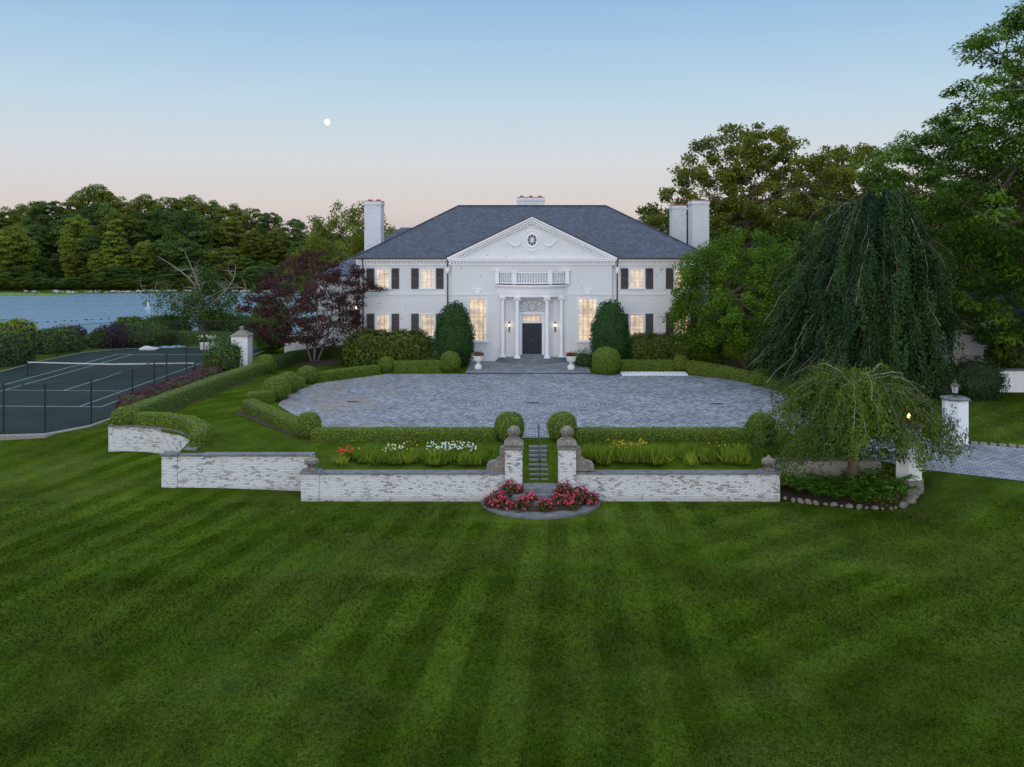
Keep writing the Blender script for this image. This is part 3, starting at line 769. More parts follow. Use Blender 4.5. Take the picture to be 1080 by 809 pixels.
w.quad((-13.7, 15.2, -.2), (-13.7, yw, -.2), (-13.7, yw, EAVE), (-13.7, 15.2, EAVE)); w.quad((13.9, yw, -.2), (13.9, 15.2, -.2), (13.9, 15.2, EAVE), (13.9, yw, EAVE))
w.quad((13.9, 15.2, -.2), (-13.7, 15.2, -.2), (-13.7, 15.2, EAVE), (13.9, 15.2, EAVE))
w.build('wall', M['house_brick'], H)
# gable front of the pediment
g = MB(); g.extr([(-6.35, EAVE-.0), (6.35, EAVE-.0), (0, 11.02)], yc, yc+.2); g.build('tympanum', M['house_brick'], H)
# string courses and plinth
for x0, x1, y in ((-13.72, -6.36, yw), (6.36, 13.92, yw), (-6.38, -2.62, yc), (2.62, 6.38, yc)):
    q = MB(); q.box(x0, x1, y-.05, y+.02, 5.22, 5.38); q.build('string_course', M['house_brick'], H)
# cornice with dentils
def cornice(x0, x1, y, z=EAVE):
    q = MB(); q.box(x0, x1, y-.10, y+.05, z-.42, z-.28); q.box(x0, x1, y-.34, y+.05, z-.10, z+.08); q.box(x0, x1, y-.42, y+.05, z+.083, z+.17)
    q.box(x0, x1, y-.06, y+.05, z-.279, z-.101)
    n = int((x1-x0)/.26)
    for i in range(n):
        xx = x0+(i+.5)*(x1-x0)/n; q.box(xx-.07, xx+.07, y-.24, y-.061, z-.27, z-.103)
    return q.build('cornice', M['trim'], H)
cornice(-14.0, -6.62, yw); cornice(6.62, 14.2, yw); cornice(-6.6, 6.6, yc)
# raking cornices
def rake(s):
    q = MB(); x0, z0, x1, z1 = -6.75, EAVE+.17, 0.0, 11.42
    dx, dz = x1-x0, z1-z0; l = math.hypot(dx, dz); ux, uz = dx/l, dz/l; nx_, nz_ = -uz, ux
    def bar(a, b, lo_, hi, y0, y1):
        P = [(x0+ux*a+nx_*lo_, z0+uz*a+nz_*lo_), (x0+ux*b+nx_*lo_, z0+uz*b+nz_*lo_), (x0+ux*b+nx_*hi, z0+uz*b+nz_*hi), (x0+ux*a+nx_*hi, z0+uz*a+nz_*hi)]
        P = [(min(p[0], 0) if b > l-.3 else p[0], p[1]) for p in P]
        if s < 0: P = [(-p[0], p[1]) for p in P][::-1]
        q.extr(P, y0, y1)
    bar(.0, l+.1, -.16, .0, yc-.40, yc+.05); bar(.0, l, -.30, -.163, yc-.30, yc+.05); bar(.3, l, -.50, -.303, yc-.06, yc+.05)
    n = 26
    for i in range(n-1):
        a = .5 + (l-.6)*i/(n-1); bar(a, a+.13, -.45, -.305, yc-.22, yc-.061)
    q.build('raking_cornice', M['trim'], H)
rake(1); rake(-1)
# roof main hip
E0 = -.62+yw; ez = EAVE+.20; XL_, XR_ = -14.15, 14.35; R = 7.75
yb = 15.2+.55; rz = 12.62; yr = (E0+yb)/2
q = MB(); rl = (XL_+R, yr, rz); rr = (XR_-R, yr, rz)
slope = (rz-ez)/(yr-E0); pa = (0, E0+(11.50-ez)/slope, 11.50)
q.v += [(XL_, E0, ez), (-6.85, E0, ez), pa, (6.85, E0, ez), (XR_, E0, ez), rr, rl]; q.face(range(7)); q.tri((XL_, yb, ez), (XL_, E0, ez), rl); q.tri((XR_, E0, ez), (XR_, yb, ez), rr); q.quad((XR_, yb, ez), (XL_, yb, ez), rl, rr)
for a, b in (((XL_, E0), (-6.85, E0)), ((6.85, E0), (XR_, E0)), ((XR_, E0), (XR_, yb)), ((XR_, yb), (XL_, yb)), ((XL_, yb), (XL_, E0))):
    q.quad((a[0], a[1], ez-.09), (b[0], b[1], ez-.09), (b[0], b[1], ez), (a[0], a[1], ez))
q.quad((XL_, yb, ez-.09), (XR_, yb, ez-.09), (XR_, .36, ez-.09), (XL_, .36, ez-.09))
for a, b in ((XL_, -6.85), (6.85, XR_)): q.quad((a, .36, ez-.09), (b, .36, ez-.09), (b, E0, ez-.09), (a, E0, ez-.09))
roof = q.build('roof', M['slate'], H)
# pediment roof running back into the hip
slope = (rz-ez)/(yr-E0); pa = (0, E0+(11.50-ez)/slope, 11.50)
q = MB(); fy = yc-.44
q.quad((-6.85, fy, EAVE+.18), (0, fy, 11.50), pa, (-6.85, E0+.02, EAVE+.21)); q.quad((0, fy, 11.50), (6.85, fy, EAVE+.18), (6.85, E0+.02, EAVE+.21), pa)
q.f = [f[::-1] for f in q.f]
q.build('pediment_roof', M['slate'], H)
q = MB(); 
for s in (-1, 1):
    P = [(-6.9, EAVE+.175), (0, 11.49), (0, 11.56), (-6.9, EAVE+.245)]
    if s > 0: P = [(-a, b) for a, b in P][::-1]
    q.extr(P, fy-.03, fy+.02)
q.build('verge_flashing', M['copper'], H)
q = MB(); q.tube([rl, rr], .07, 6); q.tube([(XL_, E0, ez), rl], .06, 6); q.tube([(XR_, E0, ez), rr], .06, 6); q.build('ridge', M['slate'], roof, uv=False)
# gutters, downspouts
for x0, x1 in ((XL_, -6.95), (6.95, XR_)):
    q = MB(); q.tube([(x0, E0-.03, ez-.06), (x1, E0-.03, ez-.06)], .075, 8); q.build('gutter', M['copper'], H, uv=False)
for x in (-6.72, 6.78, -13.45):
    q = MB(); q.tube([(x, E0+.02, ez-.1), (x, yw-.14, ez-.75), (x, yw-.10, 5.9)], .05, 8); q.tube([(x, yw-.10, 5.9), (x, yw-.10, .0)], .05, 8)
    q.build('downspout', M['copper'], H, uv=False)
    if abs(x) < 10:
        q = MB(); q.box(x-.15, x+.15, yw-.26, yw-.02, 7.12, 7.40); q.box(x-.19, x+.19, yw-.30, yw-.02, 7.41, 7.48); q.box(x-.08, x+.08, yw-.2, yw-.04, 6.98, 7.11); q.build('rain_head', M['trim'], H)
# windows
def window(x, z0, z1, y, hw, nc, nr, depth=.12, sill=True, head=False, pane='pane', parent=None):
    P = parent or H
    f = MB(); fw = .085
    f.box(x-hw, x-hw+fw, y+.02, y+depth, z0, z1); f.box(x+hw-fw, x+hw, y+.02, y+depth, z0, z1)
    f.box(x-hw+fw, x+hw-fw, y+.02, y+depth, z0, z0+fw); f.box(x-hw+fw, x+hw-fw, y+.02, y+depth, z1-fw, z1)
    ix0, ix1, iz0, iz1 = x-hw+fw, x+hw-fw, z0+fw, z1-fw
    for i in range(1, nc): xx = ix0+(ix1-ix0)*i/nc; f.box(xx-.016, xx+.016, y+.06, y+.10, iz0, iz1)
    for j in range(1, nr):
        zz = iz0+(iz1-iz0)*j/nr; t_ = .032 if j == nr//2 else .016
        f.box(ix0, ix1, y+.058 if t_ > .02 else y+.064, y+.098, zz-t_, zz+t_)
    fo = f.build('window', M['trim'], P)
    g = MB(); g.quad((ix0, y+.105, iz0), (ix1, y+.105, iz0), (ix1, y+.105, iz1), (ix0, y+.105, iz1)); g.build('pane', M[pane], fo)
    c = MB()    # casing
    cw = .07
    c.box(x-hw-cw, x-hw-.001, y-.03, y+.01, z0, z1+cw); c.box(x+hw+.001, x+hw+cw, y-.03, y+.01, z0, z1+cw); c.box(x-hw, x+hw, y-.03, y+.01, z1+.001, z1+cw)
    c.build('casing', M['trim'], fo)
    if sill: s = MB(); s.box(x-hw-.14, x+hw+.14, y-.12, y+.10, z0-.10, z0-.002); s.build('sill', M['trim'], fo)
    return fo
def shutter(x, z0, z1, y, w_=.60):
    s = MB(); x0, x1 = x-w_/2, x+w_/2; st = .06
    s.box(x0, x0+st, y-.06, y-.005, z0, z1); s.box(x1-st, x1, y-.06, y-.005, z0, z1)
    for z in (z0, (z0+z1)/2-.04, z1-.09): s.box(x0+st, x1-st, y-.058, y-.006, z, z+.09)
    z = z0+.10
    while z < z1-.12:
        s.quad((x0+st, y-.05, z), (x1-st, y-.05, z), (x1-st, y-.02, z+.05), (x0+st, y-.02, z+.05)); z += .055
    s.box(x0+st, x1-st, y-.018, y-.007, z0+.09, z1-.09)
    s.build('shutter', M['shutter'], H)
for i, x in enumerate(wx):
    for z0, z1 in (up, lo):
        window(x, z0, z1, yw, hw, 4, 6)
        for s in (-1, 1): shutter(x+s*(hw+.42), z0-.08, z1+.06, yw)
for a, b, c, d in tall:
    window((a+b)/2, c, d, yc, .76, 5, 9)
    xx = (a+b)/2
    q = MB(); q.box(xx-.3, xx+.3, -.10, -.002, 5.66, 5.78); q.box(xx-.25, xx+.25, -.07, -.002, 5.42, 5.655); q.box(xx-.16, xx+.16, -.085, -.002, 5.28, 5.415); q.build('bracket_panel', M['trim'], H)
# oval window with surround and swags
q = MB(); oz = 9.62; orx, orz = .36, .44
def oval_ring(mb, r0x, r0z, r1x, r1z, y0, y1, seg=36):
    for j in range(seg):
        a, b = 2*pi*j/seg, 2*pi*(j+1)/seg
        p = [(r0x*cos(a), r0z*sin(a)), (r0x*cos(b), r0z*sin(b)), (r1x*cos(b), r1z*sin(b)), (r1x*cos(a), r1z*sin(a))]
        mb.extr([(x_, oz+z_) for x_, z_ in (p[0], p[3], p[2], p[1])], y0, y1)
oval_ring(q, orx, orz, orx+.15, orz+.16, -.10, .02)
oval_ring(q, orx+.28, orz+.30, orx+.36, orz+.42, -.06, -.001)
q.tube([(-.35, -.05, oz+.93), (0, -.05, oz+1.12), (.35, -.05, oz+.93), (-.35, -.05, oz+.93)], .04, 6)
for s in (-1, 1):
    q.tube([(s*(.8+1.15*t_/10), -.05, oz-.1-.42*sin(pi*t_/10)+.12*t_/10) for t_ in range(11)], [.03+.05*sin(pi*k/10) for k in range(11)], 6)
    q.tube([(s*1.98, -.05, oz+.05), (s*2.02, -.05, oz-.55)], .04, 6)
q.tube([(-.2, -.05, oz-.9), (0, -.05, oz-1.02), (.2, -.05, oz-.9)], .05, 6)
ow = q.build('oval_window', M['trim'], H, uv=False)
g = MB(); g.prism_rings([[(orx*1.0*cos(2*pi*j/30), y_, oz+orz*1.0*sin(2*pi*j/30)) for j in range(30)] for y_ in (-.02, -.03)]); g.build('pane', M['pane_dark'], ow)
g = MB()
for k in range(4):
    a = pi*k/4+.39; g.tube([(orx*cos(a), -.05, oz+orz*sin(a)), (-orx*cos(a), -.05, oz-orz*sin(a))], .022, 5)
oval_ring(g, .10, .12, .15, .18, -.07, -.04, 16); g.build('glazing_bars', M['trim'], ow, uv=False)

# porch
porch = empty('portico', 0, CD, 0)
porch.parent = H; porch.location = (0, 0, 0)
# arc through (+-2.6, 0) with sagitta s
def arc_pts(hwid, sag, n=24, y0=0.0):
    Rr = (hwid*hwid+sag*sag)/(2*sag); a0 = math.asin(min(1, hwid/Rr))
    return [(Rr*sin(-a0+2*a0*i/n), y0-(Rr*cos(-a0+2*a0*i/n)-(Rr-sag))) for i in range(n+1)]
def arc_slab(mb, hwid, sag, z0, z1, m=0): mb.extrz(arc_pts(hwid, sag), z0, z1, m)
s1 = MB(); arc_slab(s1, 2.9, 1.55, .01, .13); s1.build('step', M['bluestone'], porch)
s1 = MB(); arc_slab(s1, 2.75, 1.35, .132, .25); s1.build('step', M['bluestone'], porch)
s1 = MB(); arc_slab(s1, 2.62, 1.18, .252, .36); s1.build('floor_slab', M['bluestone'], porch)
s1 = MB(); s1.box(-.95, .95, -.55, -.02, .362, .47); s1.box(-.85, .85, -.32, -.02, .472, .55); s1.build('door_step', M['bluestone'], porch)
colpos = [(-2.32, -.18), (-1.17, -.86), (1.17, -.86), (2.32, -.18)]
def column(x, y, half=False):
    q = MB(); q.box(x-.24, x+.24, y-.24, y+.24, .362, .45)
    q.lathe(x, y, [(.23, .451), (.23, .5), (.19, .53), (.21, .57), (.175, .6), (.172, 2.2), (.145, 4.82), (.17, 4.84), (.17, 4.88), (.15, 4.9), (.15, 4.95), (.22, 5.02), (.22, 5.06)], 20)
    q.box(x-.23, x+.23, y-.23, y+.23, 5.062, 5.14)
    for s in (-1, 1): q.lathe(x+s*.2, y-.18, [(.075, 4.92), (.08, 4.96), (.075, 5.05)], 8)
    q.build('column', M['trim'], porch, smooth=True)
for x, y in colpos: column(x, y)
e = MB()
arc_slab(e, 2.68, 1.05, 5.145, 5.40); arc_slab(e, 2.72, 1.09, 5.402, 5.88); arc_slab(e, 2.84, 1.25, 5.882, 5.98); arc_slab(e, 2.96, 1.38, 5.982, 6.10)
e.build('entablature', M['trim'], porch)
ew = MB(); arc_slab(ew, 2.90, 1.32, 6.102, 6.15); ew.build('lead_flashing', M['copper'], porch)
# balustrade
ap = arc_pts(2.78, 1.20, 60)
b1 = MB(); b1.tube([(x, y, 6.24) for x, y in ap], .07, 6); b1.build('bottom_rail', M['trim'], porch, uv=False)
b1 = MB()
for k in range(60):
    (xa, ya), (xb, yb_) = ap[k], ap[k+1]
    dx, dy = xb-xa, yb_-ya; l = math.hypot(dx, dy); nx_, ny_ = -dy/l*.1, dx/l*.1
    b1.extrz([(xa-nx_, ya-ny_), (xb-nx_, yb_-ny_), (xb+nx_, yb_+ny_), (xa+nx_, ya+ny_)][::1], 7.05, 7.15)
b1.build('hand_rail', M['trim'], porch)
pr = MB(); pr.lathe(0, 0, [(.03, 0), (.05, .05), (.065, .2), (.03, .42), (.045, .6), (.045, .76)], 8)
bal = pr.build('baluster', M['trim'], porch, smooth=True, uv=False)
postx = [0, 16, 44, 60]; first = True
for k in range(1, 60):
    if k in (15, 16, 17, 43, 44, 45) or k % 2 == 0 and False: continue
    if k % 2: continue
    o = bal if first else bal.copy()
    if not first: col.objects.link(o); o.parent = porch
    first = False; o.location = (ap[k][0], ap[k][1], 6.30)
for k in postx:
    x, y = ap[k]; y = min(y, -.14)
    q = MB(); q.box(x-.15, x+.15, y-.15, y+.15, 6.155, 7.16); q.box(x-.22, x+.22, y-.22, y+.22, 7.163, 7.26); q.build('balustrade_post', M['trim'], porch)
# porch wall dressing: pilaster frame, fan relief, door
q = MB(); q.box(-1.0, -.80, -.07, -.002, .36, 3.75); q.box(.80, 1.0, -.07, -.002, .36, 3.75); q.box(-1.05, 1.05, -.10, -.002, 3.752, 3.9); q.box(-.795, .795, -.04, .15, 3.03, 3.15)
q.build('door_surround', M['trim'], porch)
q = MB()
q.tube([(-1.35*cos(pi*k/16), -.04, 4.02+.85*sin(pi*k/16)) for k in range(17)], .035, 5)
for k in range(1, 8):
    a = pi*k/8; q.tube([(.25*cos(a), -.04, 4.02+.2*sin(a)), (1.2*cos(a), -.05, 4.02+.78*sin(a))], [.02, .045], 5)
q.tube([(-1.4, -.04, 4.0), (1.4, -.04, 4.0)], .03, 5)
q.tube([(.34*cos(2*pi*k/12), -.05, 4.32+.3*sin(2*pi*k/12)) for k in range(13)], .04, 5)
q.build('fan_relief', simple('grey fan relief', (.42, .43, .45), .6, .08), porch, uv=False)  # relief in a grey darker than the white trim
d = MB(); d.box(-.775, .775, .10, .16, .56, 3.02)
for s in (-1, 1):
    for z0, z1 in ((.68, 1.25), (1.38, 2.05), (2.18, 2.88)):
        cx = s*.39; d.box(cx-.25, cx+.25, .075, .099, z0, z1); d.box(cx-.19, cx+.19, .06, .074, z0+.07, z1-.07)
d.box(-.02, .02, .07, .099, .56, 3.02)
dr = d.build('door', M['door'], porch)
for s in (-1, 1):
    q = MB(); q.lathe(s*.09, .05, [(.01, 1.6), (.03, 1.62), (.03, 1.67), (.01, 1.69)], 8); q.build('handle', M['brass'], dr)
tr = MB(); tr.box(-.77, .77, .09, .13, 3.16, 3.2); tr.box(-.77, .77, .09, .13, 3.57, 3.61)
for k in range(6): xx = -.75+1.5*k/5; tr.box(xx-.02, xx+.02, .09, .13, 3.2, 3.57)
to = tr.build('transom', M['trim'], porch); q = MB(); q.quad((-.77, .14, 3.16), (.77, .14, 3.16), (.77, .14, 3.6), (-.77, .14, 3.6)); q.build('pane', M['pane'], to)
q = MB(); q.quad((-.78, .199, .55), (.78, .199, .55), (.78, .199, 3.62), (-.78, .199, 3.62)); q.build('door_backing', M['trim'], porch)
def sconce(x, y, z, lab, parent=None, k=1.0):
    t = empty('wall_lantern', x, CD+y, z); t.parent = parent
    t.location = (x, y, z)
    q = MB(); q.box(-.05*k, .05*k, -.02*k, 0, -.45*k, .35*k); q.tube([(0, -.02*k, -.1*k), (0, -.14*k, -.18*k), (0, -.16*k, -.02*k)], .015*k, 6)
    q.lathe(0, -.16*k, [(.04*k, -.02*k), (.09*k, 0)], 6); q.lathe(0, -.16*k, [(.11*k, .26*k), (.04*k, .36*k), (.015*k, .46*k)], 6)
    for j in range(6): a = pi/3*j; q.tube([(.09*k*cos(a), -.16*k+.09*k*sin(a), 0), (.1*k*cos(a), -.16*k+.1*k*sin(a), .26*k)], .008*k, 4)
    q.build('lantern_frame', M['black'], t)
    q = MB(); q.lathe(0, -.16*k, [(.03*k, .04*k), (.05*k, .1*k), (.04*k, .18*k), (.01*k, .22*k)], 8); q.build('bulb', M['bulb_soft'], t)
    return t
for x in (-1.82, 1.84): 
    t = sconce(x, -.002, 2.75, None, H)
# blank panels beside door? chimneys
def chimney(x, d, wx_, wy, z0, z1, cap='stone', parent=H):
    q = MB(); q.box(x-wx_/2, x+wx_/2, d-wy/2, d+wy/2, z0, z1-.35); q.box(x-wx_/2-.06, x+wx_/2+.06, d-wy/2-.06, d+wy/2+.06, z1-.352, z1-.2); q.box(x-wx_/2-.02, x+wx_/2+.02, d-wy/2-.02, d+wy/2+.02, z1-.2, z1-.06)
    c = q.build('chimney', M['chimney_brick'], parent)
    q = MB(); q.box(x-wx_/2-.03, x+wx_/2+.03, d-wy/2-.03, d+wy/2+.03, z1-.06, z1)
    n = 3 if wx_ > 2 else 2
    for k in range(n):
        cx = x-wx_/2+wx_*(k+.5)/n; q.box(cx-.16, cx+.16, d-.2, d+.2, z1+.001, z1+.14)
    q.build('chimney_cap', M['chimney_cap'], c)
chimney(-13.72, 7.2, 1.42, 1.9, 0, 13.0); chimney(14.62, 7.0, 1.45, 1.9, 0, 13.05); chimney(14.15, 14.5, 1.35, 1.6, 7.5, 12.9)
chimney(0.0, 9.6, 2.45, 1.2, 11.5, 13.45)
# rear wing
q = MB(); q.box(-17.2, 16.6, 15.3, 26.5, -.2, 7.6); q.box(-18.6, -13.75, 6.5, 15.25, -.2, 6.6)
q.build('wall', M['house_brick'], H)
def hip(x0, x1, y0, y1, z0, z1, inset, mb):
    ym = (y0+y1)/2; a = (x0+inset, ym, z1); b = (x1-inset, ym, z1)
    mb.quad((x0, y0, z0), (x1, y0, z0), b, a); mb.tri((x0, y1, z0), (x0, y0, z0), a); mb.tri((x1, y0, z0), (x1, y1, z0), b); mb.quad((x1, y1, z0), (x0, y1, z0), a, b)
    mb.quad((x0, y1, z0), (x1, y1, z0), (x1, y0, z0), (x0, y0, z0))
q = MB(); hip(-17.7, 17.2, 15.9, 27, 7.65, 10.85, 4.4, q); q.build('roof', M['slate'], H)
q = MB(); q.quad((-19.0, 6.1, 6.62), (-13.75, 6.1, 6.62), (-13.75, 10.9, 7.9), (-16.5, 10.9, 7.9)); q.tri((-19, 15.28, 6.62), (-19, 6.1, 6.62), (-16.5, 10.9, 7.9)); q.quad((-13.75, 15.28, 6.62), (-19, 15.28, 6.62), (-16.5, 10.9, 7.9), (-13.75, 10.9, 7.9)); q.build('roof', M['slate'], H)
window(-16.3, 2.4, 4.2, 6.5-.13, .5, 3, 4, pane='pane_dark')
sconce(-15.1, 6.48, 3.6, None, H, 1.5)

# ------------------------------------------------------------------ outbuilding and walls at far right, low wall at left
ob = empty('outbuilding', 33, 66, 0, label='low white painted outbuilding half hidden by the trees at right', cat='building')
q = MB(); q.box(-1.9, 9, 0, 9, -.3, 3.9); q.build('wall', M['plaster'], ob)
q = MB(); hip(-2.4, 9.5, -.5, 9.5, 3.9, 5.6, 4, q); q.build('roof', M['slate'], ob)
lw = empty('low_terrace_wall', 28, 56, 0, label='low white wall with pierced brick panels under the feathery tree', cat='wall')
q = MB(); q.box(-.2, 12, 0, .35, -.4, 1.35); q.build('wall', M['plaster'], lw)
q = MB(); q.box(-.3, 12.1, -.08, .43, 1.35, 1.47); q.build('coping', M['capstone'], lw)
q = MB()
for k in range(2):
    for i in range(7):
        for j in range(3): q.box(.4+k*3+i*.22, .52+k*3+i*.22, -.012, .02, .68+j*.18, .80+j*.18)
q.build('dark_opening_blocks', M['shutter'], lw)  # dark solid blocks stand in for the shade inside pierced openings
lt = empty('lattice_garden_wall', -20, 73.5, 0, label='low white garden wall topped with lattice behind the red maple', cat='wall')
q = MB(); q.box(-.6, 6.2, 0, .3, -.3, 1.0); q.build('wall', M['house_brick'], lt)
q = MB()
for k in range(30): 
    x = -.5+k*.22; q.tube([(x, .1, 1.0), (x+.5, .1, 1.6)], .015, 4); q.tube([(x+.5, .14, 1.0), (x, .14, 1.6)], .015, 4)
q.box(-.6, 6.6, .06, .18, 1.6, 1.68); q.build('lattice', M['trim'], lt, uv=False)

# ------------------------------------------------------------------ garden walls
def gwall(x0, x1, d0_, th, z0, z1, label, piers=(), name='garden_wall', m='wall_brick', capz=.09):
    t = empty(name, (x0+x1)/2, d0_, z0, label=label, cat='wall'); ox = (x0+x1)/2
    q = MB(); q.box(x0-ox, x1-ox, 0, th, -.6, z1-z0-capz); q.build('wall_body', M[m], t)
    q = MB(); n = max(1, int((x1-x0)/1.5)); 
    for i in range(n):
        a, b = x0-ox+(x1-x0)*i/n, x0-ox+(x1-x0)*(i+1)/n
        q.bbox(a+.004, b-.004, -.06, th+.06, z1-z0-capz+.001, z1-z0+random.uniform(-.004, .004), .012)
    q.build('coping', M['capstone'], t)
    for (a, b, dz) in piers:
        q = MB(); q.box(a-ox, b-ox, -.05, th+.02, -.6, z1-z0-capz+dz); q.build('pier', M[m], t)
        q = MB(); q.bbox(a-ox-.05, b-ox+.05, -.12, th+.09, z1-z0-capz+dz+.002, z1-z0+dz+.03, .015); q.build('pier_cap', M['capstone'], t)
    return t
gwall(-10.42, -1.565, 38.6, .4, -1.72, -.44, 'long worn white brick wall on the left of the garden steps', [(-10.48, -9.70, .02), (-2.35, -1.66, .02)])
gwall(1.545, 10.40, 38.6, .4, -1.72, -.44, 'long worn white brick wall on the right of the garden steps', [(9.68, 10.46, .02)])
gwall(-17.1, -10.3, 40.0, .4, -1.52, -.0, 'set back white brick wall with grey coping left of the front wall', [(-17.15, -16.45, .01)])
gwall(10.35, 15.9, 41.0, .38, -1.62, -.46, 'mossy rendered wall behind the small weeping tree', m='wall_mossy')
# curved wall
def curved():
    C_ = [( -21.9, 44.95), (-21.1, 45.0), (-20.0, 44.95), (-18.9, 44.65), (-17.9, 44.05), (-17.1, 43.2), (-16.6, 42.2), (-16.35, 41.2), (-16.3, 40.42)]
    P = dist_pts(C_, .25); n = len(P); T = np.gradient(P, axis=0); T /= np.linalg.norm(T, axis=1, keepdims=True); N = np.stack([T[:, 1], -T[:, 0]], 1)  # to the viewer side
    t = empty('curved_garden_wall', P[0][0], P[0][1], -1.2, label='curved worn white brick wall at the left end of the terrace', cat='wall')
    zs = np.linspace(.27, .12, n); ox, oy = P[0]
    def sweep(a0, a1, zl, zh):
        q = MB(); rings = []
        for i in range(n):
            p = P[i]; f, b = p - N[i]*a0*-1, p - N[i]*a1*-1
            f = p + N[i]*a0; b = p + N[i]*a1
            rings.append([(f[0]-ox, f[1]-oy, zl(i)+1.2), (b[0]-ox, b[1]-oy, zl(i)+1.2), (b[0]-ox, b[1]-oy, zh(i)+1.2), (f[0]-ox, f[1]-oy, zh(i)+1.2)])
        q.prism_rings(rings); return q
    q = sweep(.0, -.4, lambda i: -2.0, lambda i: zs[i]-.09)
    o = q.build('wall_body', M['wall_brick'], t, uv=False)
    # arc length uv so that the courses run round the bend
    me = o.data; uvl = me.uv_layers.new(name='UV'); k = 4
    for p in me.polygons:
        for li in p.loop_indices:
            vi = me.loops[li].vertex_index; c = me.vertices[vi].co; uvl.data[li].uv = ((vi//k)*.25, c.z)
    sweep(.07, -.5, lambda i: zs[i]-.088, lambda i: zs[i]).build('coping', M['capstone'], t)
curved()

# gate pillars
def gate_pillar(x, s, label):
    t = empty('gate_pillar', x, 38.8, -1.1, label=label, cat='pillar', group='gate pillars at the garden steps')
    q = MB(); q.box(-.38, .38, -.38, .38, -.7, 1.68); q.build('shaft', M['wall_brick'], t)
    q = MB(); q.lathe(0, 0, [(.60, 1.681), (.62, 1.74), (.52, 1.78), (.60, 1.86), (.60, 1.92), (.44, 2.02), (.30, 2.12), (.22, 2.14)], 4, a0=pi/4)
    q.build('capital', M['stone'], t)
    q = MB(); q.lathe(0, 0, [(.20, 2.12), (.11, 2.19), (.12, 2.22), (.20, 2.28), (.25, 2.38), (.25, 2.46), (.18, 2.56), (.08, 2.64)], 14)
    for j, (zz, rr_, kk) in enumerate(((2.29, .19, 8), (2.38, .24, 9), (2.47, .22, 8), (2.56, .14, 6))):
        for k in range(kk):
            a = 2*pi*(k+.5*(j % 2))/kk; q.lathe(rr_*cos(a), rr_*sin(a), [(.02, zz-.06), (.075, zz), (.05, zz+.06), (.01, zz+.08)], 5)
    q.build('finial', M['stone'], t, uv=False)
    q = MB(); P = [(.382, .0), (1.18, .0), (1.18, .22), (1.12, .34), (.98, .40), (.80, .44), (.64, .58), (.58, .74), (.62, .88), (.58, 1.0), (.48, 1.06), (.382, 1.08)]
    P = [(a, b+.70) for a, b in P]
    if s < 0: P = [(-a, b) for a, b in P][::-1]
    q.extr(P, -.16, .22); q.lathe(s*1.02, .03, [(.12, .72), (.17, .8), (.17, .95), (.1, 1.04)], 8); q.build('scroll_bracket', M['stone'], t)
    return t
gate_pillar(-1.18, -1, 'white brick gate pillar with stone finial on the left of the garden steps'); gate_pillar(1.16, 1, 'white brick gate pillar with lichen topped finial on the right of the garden steps')
def urn_finial(x, d, z, label):
    q = MB(); q.box(-.2, .2, -.2, .2, 0, .1); q.lathe(0, 0, [(.14, .1), (.09, .16), (.14, .2), (.30, .30), (.33, .38), (.30, .42), (.32, .45), (.24, .5), (.10, .56), (.07, .62), (.02, .66)], 16)
    for k in range(10):
        a = 2*pi*k/10; q.lathe(.27*cos(a), .27*sin(a), [(.02, .26), (.06, .32), (.05, .4)], 5)
    o = q.build('stone_urn', M['stone'], None, smooth=True); o.location = (x, d-CD, z); tag(o, label, 'urn')
urn_finial(-10.08, 38.8, -.385, 'squat carved stone urn on the left end of the front wall')
urn_finial(10.04, 38.8, -.385, 'squat carved stone urn on the right end of the front wall')

# garden steps and rail
for i in range(8):
    d = 39.35+.39*i; z = -1.0+.115*i
    q = MB(); q.bbox(-.5+random.uniform(-.03, .03), .36+random.uniform(-.03, .03), 0, .30, -.12, .05, .012)
    o = q.build('stone_step', M['capstone']); o.location = (0, d-CD, z)
    names = ['lowest', 'second', 'third', 'fourth', 'fifth', 'sixth', 'seventh', 'topmost']
    tag(o, f'{names[i]} of the eight narrow stone steps between the gate pillars', 'step', 'stone steps in the grass behind the gate pillars')
q = MB(); t = empty('hand_rail', -.02, 39.3, -1.0, label='thin black iron handrail in the middle of the garden steps', cat='handrail')
q.tube([(0, 0, .95), (0, 3.1, 1.85)], .03, 6); q.build('rail', M['black'], t, uv=False)
for y, z in ((0.02, 0), (1.55, .45), (3.08, .9)):
    q = MB(); q.tube([(0, y, z-.1), (0, y, z+.96)], .018, 6); q.build('post', M['black'], t, uv=False)
# landing and semicircular tiers
t = empty('semicircular_steps', 0, 38.9, -1.72, label='half round stone steps with flower tiers in front of the gate pillars', cat='steps')
q = MB(); q.bbox(-.79, .79, -.75, .35, .3, .70, .015); q.build('threshold', M['capstone'], t)
def half(mb, r, y0, z0, z1, sy=1.0, n=26): mb.extrz([(r*cos(pi+pi*k/n), y0+r*sy*sin(pi+pi*k/n)) for k in range(n+1)], z0, z1)
q = MB(); q.bbox(-1.25, 1.25, -1.10, -.42, .05, .52, .015); q.build('tread', M['capstone'], t)
q = MB(); half(q, 1.65, -.45, -.1, .36, .72); q.build('tread', M['capstone'], t)
q = MB(); half(q, 2.05, -.42, -.1, .22, .80); q.build('soil_tier', M['mulch'], t)
q = MB(); half(q, 2.62, -.32, -.3, .10, .93); q.build('apron', M['capstone'], t)

